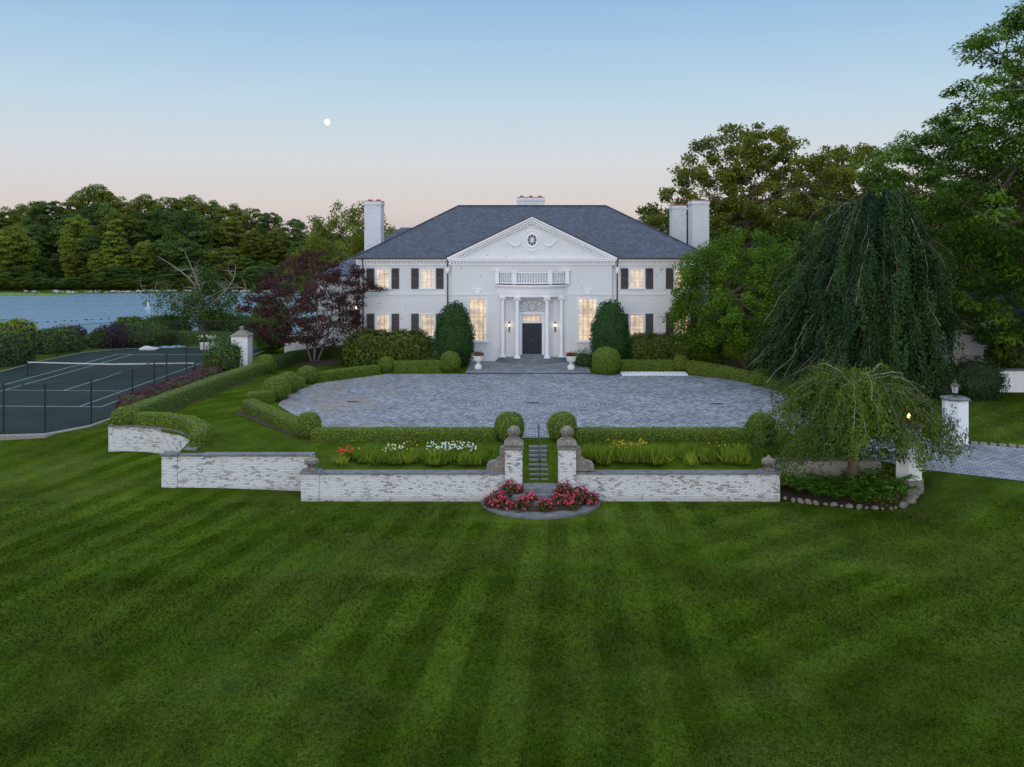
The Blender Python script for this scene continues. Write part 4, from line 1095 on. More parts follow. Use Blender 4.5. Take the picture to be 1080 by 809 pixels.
# ------------------------------------------------------------------ drive pillars, white pillar, urns
def lantern(x, d, z, label, lit, k=1.0):
    t = empty('pillar_lantern', x, d, z, label=label, cat='lantern')
    q = MB(); q.lathe(0, 0, [(.12*k, 0), (.12*k, .04*k), (.04*k, .06*k), (.04*k, .14*k), (.15*k, .18*k)], 6)
    for j in range(6): a = pi/3*j; q.tube([(.14*k*cos(a), .14*k*sin(a), .18*k), (.21*k*cos(a), .21*k*sin(a), .52*k)], .014*k, 4)
    q.lathe(0, 0, [(.27*k, .52*k), (.25*k, .56*k), (.12*k, .66*k), (.06*k, .74*k), (.09*k, .78*k), (.03*k, .82*k), (.02*k, .92*k)], 6)
    q.build('lantern_frame', M['copper'], t)
    q = MB(); q.lathe(0, 0, [(.13*k, .19*k), (.19*k, .51*k)], 6)
    if lit:
        q = MB(); q.lathe(0, 0, [(.03*k, .22*k), (.07*k, .3*k), (.06*k, .4*k), (.01*k, .46*k)], 8); q.build('bulb', M['bulb'], t)
    else: q.build('lantern_glass', M['lamp_glass'], t)
rp = empty('drive_pillar', 20.75, 43.9, -.5, label='white octagonal pillar on the far side of the driveway', cat='pillar', group='pillars either side of the drive')
q = MB(); q.lathe(0, 0, [(.62, -.3), (.62, 2.28)], 6, a0=.3); q.build('shaft', M['plaster'], rp)
q = MB(); q.lathe(0, 0, [(.72, 2.283), (.74, 2.36), (.50, 2.42)], 6, a0=.3); q.build('cap', M['capstone'], rp)
q = MB(); q.lathe(0, 0, [(.72, -.3), (.70, .08), (.63, .12)], 6, a0=.3); q.build('base', M['stone'], rp)
fp = empty('drive_pillar', 16.25, 38.9, -1.1, label='white pillar on stone footing beside the small weeping tree', cat='pillar', group='pillars either side of the drive')
q = MB(); q.lathe(0, 0, [(.60, .35), (.60, 2.62)], 6, a0=.1); q.build('shaft', M['plaster'], fp)
q = MB(); q.lathe(0, 0, [(.70, 2.623), (.72, 2.7), (.50, 2.76)], 6, a0=.1); q.build('cap', M['capstone'], fp)
q = MB(); q.lathe(0, 0, [(.72, -.6), (.68, .30), (.61, .36)], 6, a0=.1); q.build('base', M['stone'], fp)
lantern(20.75, 43.9, 1.92, 'unlit hexagonal lantern on the white pillar across the driveway', False)
lantern(16.25, 38.9, 1.66, 'glowing lantern on the pillar among the weeping tree branches', True, .9)
wp = empty('garden_pillar', -21.45, 65, -.2, label='square white brick pillar with stone cap near the tennis court', cat='pillar')
q = MB(); q.box(-.6, .6, -.6, .6, -.6, 2.78); q.build('shaft', M['house_brick'], wp)
q = MB(); q.lathe(0, 0, [(.98, 2.783), (.98, 2.86), (.80, 2.92), (.35, 3.15), (.14, 3.22), (.20, 3.30), (.20, 3.42), (.06, 3.5)], 4, a0=pi/4); q.build('cap', M['stone'], wp)
# kerb stones along the far edge of the drive
KB = None; P = dist_pts([(20.1, 44.5), (21.6, 43.85), (25.0, 42.75), (34, 41.15)], .42)
for i, (x, d) in enumerate(P):
    if KB is None:
        q = MB(); q.bbox(-.17, .17, -.13, .13, -.15, .13, .035); KB = q.build('kerb_stone', M['stone']); o = KB
    else: o = KB.copy(); col.objects.link(o)
    o.location = (x, d-CD, float(terr(x, d))+.02); o.rotation_euler = (0, 0, -.25+random.uniform(-.1, .1)); o.scale = (random.uniform(.85, 1.05), 1, random.uniform(.8, 1.1))
    tag(o, 'rough pale kerb stone edging the far side of the drive', 'kerb stone', 'kerb stones along the driveway')
# planter urns on the forecourt
def planter_urn(x, d, label, fl):
    t = empty('planter_urn', x, d, .012, label=label, cat='urn', group='white planter urns flanking the porch')
    q = MB(); q.lathe(0, 0, [(.17, 0), (.26, .03), (.29, .18), (.24, .34), (.12, .42), (.10, .50), (.16, .54), (.16, .58), (.30, .64), (.35, .74), (.38, .95), (.41, .97), (.41, 1.03), (.34, 1.03), (.3, .95)], 18); q.build('urn_body', M['urn_white'], t, smooth=True)
    b = LeafBag(); n = 500; th = RNG.random(n)*2*pi; r = np.sqrt(RNG.random(n))*.4
    C = np.stack([r*np.cos(th), r*np.sin(th), 1.0+RNG.random(n)*.28*(1.2-r)], 1); b.add(C, RNG.normal(size=(n, 3))+[0, 0, 1], .09); b.build('foliage', L['shrub'], t)
    b = LeafBag(); C = C[:70]+[0, 0, .08]; b.add(C, RNG.normal(size=(70, 3))+[0, -.5, 1], .08, .9); b.build('blossoms', L[fl], t)
planter_urn(XD(504.5, 65.6), 65.6, 'white urn of flowers on a round foot left of the porch', 'red'); planter_urn(XD(602.4, 65.4), 65.4, 'white urn of plants on a round foot right of the porch', 'orange')
# white kerb grille
t = MB(); q = t
q.box(-2.35, 2.35, 0, .10, 0, .07); q.box(-2.35, 2.35, 1.1, 1.2, 0, .10); q.box(-2.35, 2.35, .55, .63, 0, .085)
for k in range(17): x = -2.3+4.6*k/16; q.box(x-.07, x+.07, .101, .549, .02, .08); q.box(x-.07, x+.07, .631, 1.099, .02, .09)
o = q.build('kerb_grille', M['plaster']); o.location = (8.75, 63.3-CD, -.09); tag(o, 'long low white slatted stone grille on the paving by the right hedge', 'grille')
for px, py, lab in ((373, 425, 'small dark drain grate in the left part of the court'), (562, 425, 'small dark drain grate at the centre of the court'), (757, 426, 'small dark drain grate in the right part of the court')):
    x, d = G(px, py, -.09)
    if px < 400: x, d = G(372, 424, -.09)
    q = MB(); q.box(-.36, .36, -.12, -.08, 0, .02); q.box(-.36, .36, .08, .12, 0, .02)
    for k in range(9): xx = -.32+.08*k; q.box(xx-.02, xx+.02, -.079, .079, 0, .018)
    q.box(-.34, .34, -.078, .078, -.02, .004); o = q.build('drain_grate', M['black']); o.location = (x, d-CD, -.088); tag(o, lab, 'drain')
# planter box by the tennis court and pale rock
t = empty('planter_box', XD(222, 82), 81.6, -.55, label='square white planter box with pale flowers at the far corner of the tennis court', cat='planter')
q = MB(); q.box(-.65, .65, -.35, .35, 0, .62, taper=-.05); q.box(-.73, .73, -.43, .43, .622, .7); q.build('box', M['urn_white'], t)
b = LeafBag(); n = 900; C = np.stack([RNG.uniform(-.9, .8, n), RNG.uniform(-.4, .4, n), .65+RNG.random(n)*.55], 1); b.add(C, RNG.normal(size=(n, 3))+[0, 0, .8], .13); b.build('foliage', L['shrub'], t)
b = LeafBag(); b.add(C[:60]+[0, -.1, .12], RNG.normal(size=(60, 3))+[0, -.8, .6], .13, .9); b.build('blossoms', L['white'], t)
V_, F_ = ball_shell(0, CD, 0, .95, .6, .32, -.1, 16, 8); V_ = disp(V_, .12, 1.3, 3)
o = np_mesh('boulder', V_, F_[:, ::-1], simple('pale rock', (.42, .43, .44), .8, .2, 4), smooth=True); o.location = (XD(158, 81.5), 11.3, -.56); tag(o, 'flat pale boulder at the far edge of the tennis court', 'rock')

# ------------------------------------------------------------------ trees
def grow_limb(mb, p0, p1, r0, r1, bend=.15, n=6, seg=6, sag=0):
    p0, p1 = Vector(p0), Vector(p1); L_ = (p1-p0).length; off = Vector((random.gauss(0, 1), random.gauss(0, 1), random.gauss(0, .6)))*L_*bend*.5
    pts = []
    for i in range(n+1):
        t_ = i/n; p = p0.lerp(p1, t_) + off*sin(pi*t_) + Vector((0, 0, sag*sin(pi*t_))); pts.append(p)
    mb.tube(pts, [r0+(r1-r0)*(i/n) for i in range(n+1)], seg); return pts
def envelope(prof, z):
    return np.interp(z, [a for a, _ in prof], [b for _, b in prof])
def broadleaf(name, x, d, z, prof, label, cat='tree', leaf='tree', bark='bark', nclump=120, per=160, rc=.9, size=.22, trunk_r=.3, limbs=12, shell=.55, scale_x=1.0, sy=1.0, holes=0, flat=.75, group=None, fork=1, trunk_top=None, lean=(0, 0), seedv=None, kind_l=None, aspect=.65, droop=0.0):
    if seedv is not None: random.seed(seedv)
    t = empty(name, x, d, z, label=label, cat=cat, group=group)
    zlo, zhi = prof[0][0], prof[-1][0]; tm = MB(); tt = trunk_top or (zlo + (zhi-zlo)*.55)
    trunks = []
    for k in range(fork):
        a = 2*pi*k/fork + .4; sp = 0 if fork == 1 else (tt*.33)
        top = (lean[0]+sp*cos(a), lean[1]+sp*sin(a), tt*(1 if k == 0 else random.uniform(.75, 1)))
        pts = grow_limb(tm, (.0 if fork == 1 else trunk_r*.6*cos(a), 0 if fork == 1 else trunk_r*.6*sin(a), -.3), top, trunk_r*(1 if fork == 1 else .62), trunk_r*.32, .08, 9, 9); trunks.append(pts)
    # clump centres
    cs = []
    tries = 0
    while len(cs) < nclump and tries < nclump*30:
        tries += 1
        zz = random.uniform(zlo, zhi); R_ = float(envelope(prof, zz)); 
        if random.random() > (R_/max(b for _, b in prof))**1.2: continue
        a = random.uniform(0, 2*pi); lob = 1 + .16*sin(a*3+zz*.9+x) + .10*sin(a*5-zz*1.7)
        rr = R_*lob*(random.random()**(.5 if random.random() > shell else .12))
        p = Vector((rr*cos(a)*scale_x, rr*sin(a)*sy, zz))
        if any((p-c).length < rc*.55 for c in cs): continue
        cs.append(p)
    # limbs
    lp = []
    for k in range(limbs):
        c = random.choice(cs); T_ = random.choice(trunks); s = T_[random.randint(3, len(T_)-1)]
        e = s.lerp(c, .75); pts = grow_limb(tm, s, e, trunk_r*.33, trunk_r*.1, .18, 6, 6, sag=.03*(e-s).length); lp += pts
    nodes = lp + [p for T_ in trunks for p in T_[4:]]
    for c in cs:
        best = min(nodes, key=lambda p: (p-c).length)
        if (best-c).length > 3.2: continue
        grow_limb(tm, best, c, trunk_r*.09, trunk_r*.03, .15, 3, 4)
    tm.build('trunk', M[bark], t, smooth=True, uv=False)
    bag = LeafBag(); cen = Vector((0, 0, (zlo+zhi)/2))
    for c in cs:
        k = int(per*random.uniform(.6, 1.35)); r = rc*random.uniform(.7, 1.25)
        q = unit(RNG.normal(size=(k, 3))); q = q*(RNG.random((k, 1))**.45)*r; q[:, 2] *= flat
        out = np.array(c) + q; out[:, 2] = np.maximum(out[:, 2], zlo*.7)
        nn = q/r + RNG.normal(size=(k, 3))*.55 + np.array([0, 0, .45])
        if droop:
            ax = q/r; ax[:, 2] = -droop; out[:, 2] -= (np.hypot(q[:, 0], q[:, 1])/r)**2*droop*.6
            nn = RNG.normal(size=(k, 3))*.45 + np.array([0, 0, 1.0]) + q/r*.5
            bag.add(out, nn, size, aspect, lv=random.uniform(.2, .8), axis=unit(ax), jit=.3)
        else: bag.add(out, nn, size, aspect, lv=random.uniform(.2, .8))
    bag.build('crown', L[leaf], t)
    return t

# left behind the house, big plane tree behind right, more behind
broadleaf('broadleaf_tree', XD(372, 101), 101, -.5, [(4, 3.5), (7, 6), (10, 5.6), (12.6, 3.6), (14.2, 1.5)], 'dark green tree rising behind the left chimney', leaf='wood0', nclump=170, per=110, rc=1.0, size=.26, trunk_r=.35, shell=.6)
broadleaf('broadleaf_tree', XD(337, 112), 112, -2.5, [(3, 3.5), (6, 5), (10, 4.2), (12.5, 1.8)], 'lower green tree beyond the house, left of the chimney tree', leaf='wood0', nclump=110, per=110, rc=1.0, size=.28, trunk_r=.3)
broadleaf('plane_tree', XD(792, 98), 98, 0, [(6, 4), (9, 8.8), (13, 10.2), (17, 8.6), (20, 6.0), (22.0, 3.0)], 'wide spreading plane tree with sky showing through, behind the right chimneys', leaf='syca', nclump=430, per=120, rc=1.1, size=.34, trunk_r=.5, limbs=26, shell=.45, flat=.6, trunk_top=15)
broadleaf('plane_tree', XD(893, 106), 106, 0, [(7, 4), (11, 7.0), (15, 7.6), (18, 5.6), (20.6, 2.8)], 'smaller brownish plane tree seen above the weeping beech', leaf='syca', nclump=270, per=120, rc=1.1, size=.34, trunk_r=.42, limbs=18, shell=.45, flat=.6, trunk_top=14)
for i, (px, D, hh, rr, lf, lab) in enumerate([(745, 92, 9, 4.5, 'wood0', 'low dark tree behind the right wing of the house'), (850, 88, 11, 5.5, 'wood1', 'dense dark tree between the round maple and the beech'), (985, 84, 15, 6.5, 'syca', 'brownish tree seen through the gap right of the beech'),
                                         (1050, 92, 17, 7, 'wood0', 'tall dark tree far behind the feathery tree'), (1110, 78, 15, 7, 'wood1', 'dense dark tree behind the outbuilding'), (920, 120, 13, 7, 'wood0', 'distant low tree behind the weeping beech'), (800, 125, 11, 7, 'wood1', 'distant low tree behind the plane tree')]):
    broadleaf('background_tree', XD(px, D), D, 0, [(1, rr*.6), (hh*.4, rr), (hh*.75, rr*.75), (hh, rr*.2)], lab, leaf=lf, nclump=230, per=110, rc=1.25, size=.36, trunk_r=.35)
# bright round maple in front of the right wing
broadleaf('round_tree', 16.1, 66.6, 0, [(1.2, 3.2), (2.4, 5.2), (4.5, 5.7), (7, 5.0), (9, 3.2), (10.3, 1.2)], 'dense rounded bright green tree in front of the right wing', leaf='tree', nclump=430, per=150, rc=.72, size=.17, trunk_r=.22, limbs=14, shell=.75, flat=.8)
# red maple
broadleaf('red_maple', XD(331, 69.5), 69.5, 0, [(1.5, 2.6), (2.4, 4.1), (4.2, 5.0), (6.2, 4.6), (7.6, 3.1), (8.7, 1.2)], 'dark red Japanese style maple with several pale stems left of the house', leaf='maple', bark='bark_maple', nclump=330, per=90, rc=.62, size=.15, trunk_r=.15, limbs=22, shell=.6, flat=.45, fork=4, trunk_top=4.6)
q = MB(); q.lathe(XD(331, 69.2), 69.0-CD, [(2.3, .01), (1.9, .05), (.2, .12)], 30, sy=.8); q = q.build('mulch_bed', M['mulch']); tag(q, kind='structure')
mb2 = MB(); mb2.extrz([(-13.6, -2.9), (-5.2, -3.6), (-5.0, -.02), (-13.6, .25)], -.04, .03); mb2.extrz([(4.4, -.02), (4.6, -4.0), (13.5, -4.2), (17, -3), (17, .2), (13.6, .25)], -.04, .03)
tag(mb2.build('planting_bed', M['mulch']), kind='structure')

# evergreen shrub masses and cones by the house
def cone_bush(px, D, lab, hgt=5.2, r=1.42):
    ball(XD(px, D), D, 0, r, lab, h=hgt, leaf='yew', dens=260, size=.14, name='yew_column', amp=.22, cat='topiary', freq=1.3, pw=.62, push=.17, taper=.38)
cone_bush(479, 67.4, 'tall clipped yew column between the left windows', 4.75); cone_bush(643.5, 67.4, 'tall clipped yew column right of the tall window', 4.85)
hedge([(-14.2, 67.9, 0), (-11, 67.6, 0), (-7.9, 67.9, 0)], 2.4, 2.3, 'large loose evergreen shrub mass under the left windows', leaf='rhodo', dens=190, size=.2, name='evergreen_shrub', amp=.4, freq=1.2, step=.25, push=.24)
hedge([(7.2, 68.3, 0), (10, 68.4, 0), (14.5, 68.0, 0)], 1.9, 2.05, 'dark evergreen shrub mass under the right windows', leaf='rhodo', dens=190, size=.18, name='evergreen_shrub', amp=.3, freq=1.2, step=.25, push=.2)
def shrub(px, py, z, r, h, leaf, lab, dens=170, size=.16, amp=.5, D=None, ry=None, name='shrub', cat='shrub', freq=1.0):
    if D is None: x, D = G(px, py, z)
    else: x = XD(px, D)
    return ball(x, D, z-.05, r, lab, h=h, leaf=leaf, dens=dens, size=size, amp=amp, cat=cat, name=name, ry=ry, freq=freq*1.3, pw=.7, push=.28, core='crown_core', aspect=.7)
shrub(617, 379, 0, .75, 1.0, 'shrub', 'small leafy shrub beside the right planter urn', 260, .1, .12, D=67.6)
shrub(540-0, 0, 0, .4, .5, 'shrub', 'low green plant at the foot of the left yew column', 260, .1, .1, D=66.6) if False else None
shrub(456, 384, 0, .7, .8, 'rhodo', 'low dark shrub between evergreen mass and left yew column', 260, .1, .12, D=66.6)
shrub(1074, 0, 0, 1.7, 3.4, 'shrub', 'leafy shrub in front of the outbuilding at the right edge', 150, .18, .4, D=60)
shrub(238, 395, -.5, 1.35, 2.6, 'shrub', 'rounded leafy shrub between tennis court and white pillar', 160, .14, .25, D=64.8)
shrub(-2, 390, -.9, 2.4, 2.6, 'shrub', 'dark green shrub at the left edge beyond the court fence', D=73, size=.2)
shrub(58, 380, -1.3, 2.1, 2.4, 'shrub', 'broad green shrub mound behind the left court fence', D=81, size=.2)
shrub(15, 368, -1.2, 1.9, 3.4, 'wood2', 'taller pale feathery shrub at the far left by the water', D=80, size=.22, dens=60, amp=.6)
shrub(122, 368, -.6, 1.9, 1.7, 'plum', 'dark purple shrub beyond the far court fence', D=85, size=.18, ry=1.3)
shrub(108, 372, -.8, 1.3, 1.6, 'shrub', 'low green shrub left of the dark purple shrub', D=84.6, size=.18)
shrub(150, 366, -.6, 2.2, 1.7, 'shrub', 'smooth green shrub right of the dark purple shrub', D=86.5, size=.15, amp=.15, dens=200)
shrub(172, 358, -.8, 2.4, 1.9, 'shrub', 'loose green shrub below the dead tree, left side', D=93, size=.22)
shrub(137, 352, -1.6, 1.5, 2.6, 'shrub', 'upright yellow green shrub on the bank by the water', D=95, size=.22)
shrub(232, 350, -.8, 1.9, 2.1, 'shrub', 'green shrub below the dead tree, right side', D=96, size=.22)
shrub(262, 350, -.8, 2.2, 2.0, 'wood1', 'dark low shrub behind the white pillar', D=93, size=.22)
shrub(75, 368, -1.5, 1.2, 2.2, 'plum', 'small dark purple shrub on the bank by the water', D=88, size=.2)
ball(XD(286, 80), 80, -.2, 1.7, 'bright green rounded conifer behind the red maple', h=4.2, leaf='tree', dens=200, size=.13, name='conifer', cat='conifer', amp=.18, freq=1.0, pw=.6, push=.08, core='crown_core')
hedge([(XD(165, 90), 90, -.75), (XD(205, 88), 88, -.7), (XD(245, 87), 87, -.65)], 1.3, 1.1, 'low loose green hedge behind the far end of the tennis court', leaf='shrub', dens=160, size=.14, amp=.2, freq=1.0, step=.3)
P = [(-23.1, 50.8), (-23.0, 53.4), (-22.7, 55.9), (-22.6, 58.6), (-22.8, 61.2)]
bl = ['nearest of the five red barberry shrubs beside the court fence', 'second nearest of the five red barberry shrubs beside the court fence', 'middle one of the five red barberry shrubs beside the court fence', 'fourth of the five red barberry shrubs, toward the white pillar', 'farthest of the five red barberry shrubs, toward the white pillar']
for (x, d), lb_ in zip(P, bl):
    ball(x+.1, d, -.5, 1.0, lb_, h=1.25, leaf='purple', dens=190, size=.11, name='barberry_shrub', cat='shrub', amp=.22, freq=1.3, pw=.6, ry=1.5, push=.1, group='barberry shrubs beside the court fence')
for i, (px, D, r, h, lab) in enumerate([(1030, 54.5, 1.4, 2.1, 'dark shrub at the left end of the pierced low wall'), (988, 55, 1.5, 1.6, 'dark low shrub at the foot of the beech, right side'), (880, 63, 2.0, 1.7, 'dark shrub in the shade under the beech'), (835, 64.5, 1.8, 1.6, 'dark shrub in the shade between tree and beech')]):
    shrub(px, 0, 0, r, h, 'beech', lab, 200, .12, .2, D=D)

# dead topped tree by the water
def dead_tree(x, d, z):
    t = empty('half_dead_tree', x, d, z, label='half dead tree with bleached bare limbs standing by the water', cat='tree'); mb = MB()
    base = grow_limb(mb, (0, 0, -.2), (.1, 0, 3.6), .42, .26, .05, 6, 9)
    tips = [((-4.6, 0, 8.6), .24), ((-1.9, .5, 9.0), .2), ((-.3, 0, 7.0), .26), ((3.6, 0, 7.6), .2), ((2.0, .5, 5.6), .2), ((-3.8, -.5, 4.6), .16), ((-6.2, 0, 5.2), .14), ((5.5, 0, 5.0), .12)]
    for tp, r in tips:
        pts = grow_limb(mb, (0.05, 0, random.uniform(2.6, 3.6)), tp, r*.62, r*.12, .22, 7, 7)
        for k in range(5):
            s = pts[random.randint(3, 7)]; e = s + Vector((random.gauss(0, .9), random.gauss(0, .5), random.uniform(.1, 1.6))); pp = grow_limb(mb, s, e, r*.3, r*.06, .2, 4, 4)
            for j in range(2):
                s2 = pp[random.randint(1, 4)]; grow_limb(mb, s2, s2+Vector((random.gauss(0, .4), random.gauss(0, .3), random.uniform(.0, .8))), r*.1, r*.03, .2, 3, 3)
    mb.build('trunk', M['bark_dead'], t, smooth=True, uv=False)
    bag = LeafBag()
    for k in range(200):
        c = np.array([random.gauss(.3, 2.4), random.gauss(0, 1.0), random.uniform(1.4, 5.0)]); n = 60
        if random.random() < .12: c = np.array([random.gauss(.8, .5), 0, random.uniform(5, 7.6)])
        q_ = RNG.normal(size=(n, 3))*.36; bag.add(c+q_, q_+RNG.normal(size=(n, 3))*.3+[0, 0, .3], .2, .6, lv=random.uniform(.1, .7))
    bag.build('crown', L['wood1'], t)
dead_tree(XD(212, 92), 92, -.7)

# weeping trees
def weeping(name, x, d, z, label, leaf, bark, nl, reach, top, prof_l, size, strands, dens, trunk_r, lean=(0, 0), end_z=None, spread=.07, seg_len=.16, thick_top=1.0, pale=False):
    """limbs arch out to a profile radius; strands of leaves hang off them"""
    t = empty(name, x, d, z, label=label, cat='tree'); mb = MB(); br = MB(); bag = LeafBag()
    tr = grow_limb(mb, (0, 0, -.3), (lean[0]*.3, lean[1]*.3, top*.62), trunk_r, trunk_r*.45, .1, 9, 10)
    tr2 = grow_limb(mb, tr[-1], (lean[0], lean[1], top*.88), trunk_r*.45, trunk_r*.12, .12, 6, 7)
    spine = tr + tr2; CL = []; NL = []; LV = []
    for k in range(nl):
        f = (k+.5)/nl; th = k*2.39996 + random.uniform(-.3, .3)
        ht = top*(.30 + .68*random.random()**.8)                     # arch height
        zend = max(end_z(th), ht - random.uniform(.25, .6)*top); R_ = reach(th, max(zend, .2)) * random.uniform(.80, 1.05)
        s = min(spine, key=lambda p: abs(p.z - ht*.8))
        e = Vector((lean[0]*.6 + R_*cos(th), lean[1]*.6 + R_*sin(th), zend)); Rtop = reach(th, ht)
        pts = []
        n = 14
        for i in range(n+1):
            u = i/n; p = s.lerp(e, u); arch = (ht - s.z)*4*u*(1-u)*.8 + (ht - max(zend, 0))*.45*sin(pi*u)
            p.z = s.z*(1-u)**1.5 + zend*(1-(1-u)**1.5) + arch*.75
            # stay inside the profile
            rr = math.hypot(p.x-lean[0]*.6, p.y-lean[1]*.6); mx = reach(th, max(p.z, .1))
            if rr > mx: p.x = lean[0]*.6+(p.x-lean[0]*.6)*mx/rr; p.y = lean[1]*.6+(p.y-lean[1]*.6)*mx/rr
            p += Vector((random.gauss(0, .06), random.gauss(0, .06), random.gauss(0, .05))); p.z = min(p.z, top*1.0)
            pts.append(p)
        (br if k % 7 == 0 else mb).tube(pts, [trunk_r*.075*(1-.8*i/n)+.004 for i in range(n+1)], 4)
        tone = random.uniform(.0, 1.0)
        for j in range(strands):
            u = random.uniform(.18, 1.0); i = min(int(u*n), n-1); p = pts[i].lerp(pts[i+1], u*n-i) if i+1 <= n else pts[-1]
            side = Vector((random.gauss(0, 1), random.gauss(0, 1), 0))*.34; ln = random.uniform(.5, 1.7)*top*.13
            zmin = end_z(th)
            ln = min(ln, max(.15, p.z + .2 - zmin)); m_ = max(3, int(ln/seg_len)); 
            q = np.array([[p.x+side.x*min(1, v*2.2), p.y+side.y*min(1, v*2.2), p.z+.10*sin(min(1, v*3)*pi)-ln*v] for v in np.linspace(0, 1, m_)])
            kk = int(m_*dens); idx = RNG.integers(0, m_, kk)
            c = q[idx] + RNG.normal(size=(kk, 3))*spread*np.array([1, 1, 1.2])
            CL.append(c); outv = c - np.array([lean[0]*.6, lean[1]*.6, 0]); outv[:, 2] = 0; NL.append(unit(outv)+RNG.normal(size=(kk, 3))*.6+[0, 0, .35]); LV.append(np.full(kk, tone+random.uniform(-.15, .15)))
    mb.build('trunk', M[bark], t, smooth=True, uv=False); br.build('branches', M['bark_pale'], t, smooth=True, uv=False)
    C = np.concatenate(CL); bag.add(C, np.concatenate(NL), size, .6, lv=np.concatenate(LV), axis=np.tile([0, 0, -1.0], (len(C), 1)), jit=.5)
    bag.build('crown', L[leaf], t); print(name, len(C))
    return t
def reach_beech(th, z):
    l = np.interp(z, [0, 2.5, 5, 8, 11, 12.6, 13.5, 14], [7.0, 7.4, 7.0, 5.8, 4.9, 4.2, 2.8, 1.0]); r = np.interp(z, [0, 4, 8, 11, 13.2, 14], [4.2, 4.0, 3.2, 2.1, 1.2, .5])
    k = .5 - .5*cos(th); fr = (z/2.9 + 1.4*mnoise.noise(Vector((cos(th)*1.3, sin(th)*1.3, 3.3)))) % 1.0
    return float(r*(1-k)+l*k)*(1.13-.34*fr)*(1+.42*mnoise.noise(Vector((cos(th)*1.6, sin(th)*1.6, z*.34)))+.2*mnoise.noise(Vector((cos(th)*4, sin(th)*4, z*.8+9))))
weeping('weeping_beech', 22.4, 57, 0, 'huge dark weeping beech with curtains of branches to the ground', 'beech', 'bark', 330, reach_beech, 13.9, None, .17, 30, 4.6, .5, (-.2, -.3), end_z=lambda th: .7+.9*max(0, -cos(th)) + .5*sin(th*5), spread=.10)
# dark inner mass of twigs and shade leaves of the beech
def reach_small(th, z):
    return float(np.interp(z, [0, 1.2, 3, 4.6, 5.5, 6.1], [4.2, 4.6, 4.6, 3.9, 2.7, .9]))*(1+.35*mnoise.noise(Vector((cos(th)*1.8+5, sin(th)*1.8, z*.5)))+.25*mnoise.noise(Vector((cos(th)*4+5, sin(th)*4, z))))*(1 - .10*abs(sin(th)))
weeping('small_weeping_tree', XD(899, 39.6), 39.6, -1.6, 'small weeping tree with a domed mop crown beside the drive pillar', 'weep', 'bark', 96, reach_small, 6.05, None, .11, 24, 4.8, .30, (.1, 0), end_z=lambda th: 2.45 + .5*sin(th*3+.6) + .45*sin(th*7) - .9*max(0, -cos(th))**3 + .35*max(0, -sin(th)), spread=.08, seg_len=.12)

# feathery tree at the right edge
def feathery(x, d, z, label):
    t = empty('feathery_tree', x, d, z, label=label, cat='tree'); mb = MB(); bag = LeafBag()
    spine = grow_limb(mb, (0, 0, -.3), (.3, 0, 23), .55, .1, .03, 14, 10)
    prof = [(1.5, 5.0), (3, 7.0), (6, 8.8), (10, 9.6), (14, 10.6), (16.3, 9.9), (18.0, 7.2), (19.3, 4.8), (20.2, 4.0), (21.5, 5.4), (22.6, 3.0), (24.5, .5)]
    C = []; N = []; A = []; LVs = []
    for k in range(240):
        zz = 1.8 + 22*((k+.5)/240); th = k*2.39996; R_ = float(envelope(prof, zz))*random.uniform(.86, 1.05)
        s = min(spine, key=lambda p: abs(p.z-(zz-1.6))); e = Vector((.2+R_*cos(th), R_*sin(th), zz+random.uniform(-.5, .3)))
        pts = grow_limb(mb, s, e, .07, .012, .10, 8, 5, sag=.9); tone = random.uniform(.15, .85)
        for j in range(56):
            u = random.uniform(.2, 1.0); i = min(int(u*8), 7); p = pts[i].lerp(pts[i+1], u*8-i)
            dirn = (pts[i+1]-pts[i]).normalized(); a2 = random.choice((-1, 1))*random.uniform(.5, 1.2); dv = Vector((dirn.x*cos(a2)-dirn.y*sin(a2), dirn.x*sin(a2)+dirn.y*cos(a2), random.uniform(-.35, .15))).normalized()
            ln = random.uniform(.5, 1.3)
            n = 15
            tt = np.linspace(.1, 1, n)[:, None]; base = np.array(p) + np.array(dv)*tt*ln; base[:, 2] -= (tt[:, 0]**2)*ln*.55
            sd = np.cross(np.array(dv), [0, 0, 1.0]); sd /= max(1e-6, np.linalg.norm(sd)); sg = np.where(np.arange(n) % 2, 1, -1)[:, None]
            C.append(base + sd*sg*.09); N.append(np.tile([0, 0, 1.0], (n, 1))+RNG.normal(size=(n, 3))*.35); A.append(np.array(dv)*.7+sd*sg*.8+[0, 0, -.25]+np.zeros((n, 3))); LVs.append(np.full(n, tone))
    mb.build('trunk', M['bark'], t, smooth=True, uv=False)
    C = np.concatenate(C); bag.add(C, np.concatenate(N), .27, .42, lv=np.concatenate(LVs), axis=np.concatenate(A), jit=.2); bag.build('crown', L['larch'], t); print('feathery', len(C))
fprof = [(2.2, 5.5), (4, 7.6), (7, 8.8), (10, 9.4), (13, 9.9), (15.5, 9.8), (17.0, 7.9), (18.6, 5.6), (19.6, 4.4), (20.6, 3.6), (21.5, 5.2), (23, 3.8), (25, .8)]
k_ = 60/52
broadleaf('feathery_tree', XD(1124, 60), 60, 0, [(max(2.4, CZ+(a-CZ)*k_), b*k_) for a, b in fprof],
          'tall feathery leaved tree with drooping sprays at the right edge', leaf='larch', nclump=980, per=175, rc=1.15, size=.36, aspect=.36, trunk_r=.5, limbs=40, shell=.62, flat=.42, trunk_top=22, droop=.45, seedv=23)

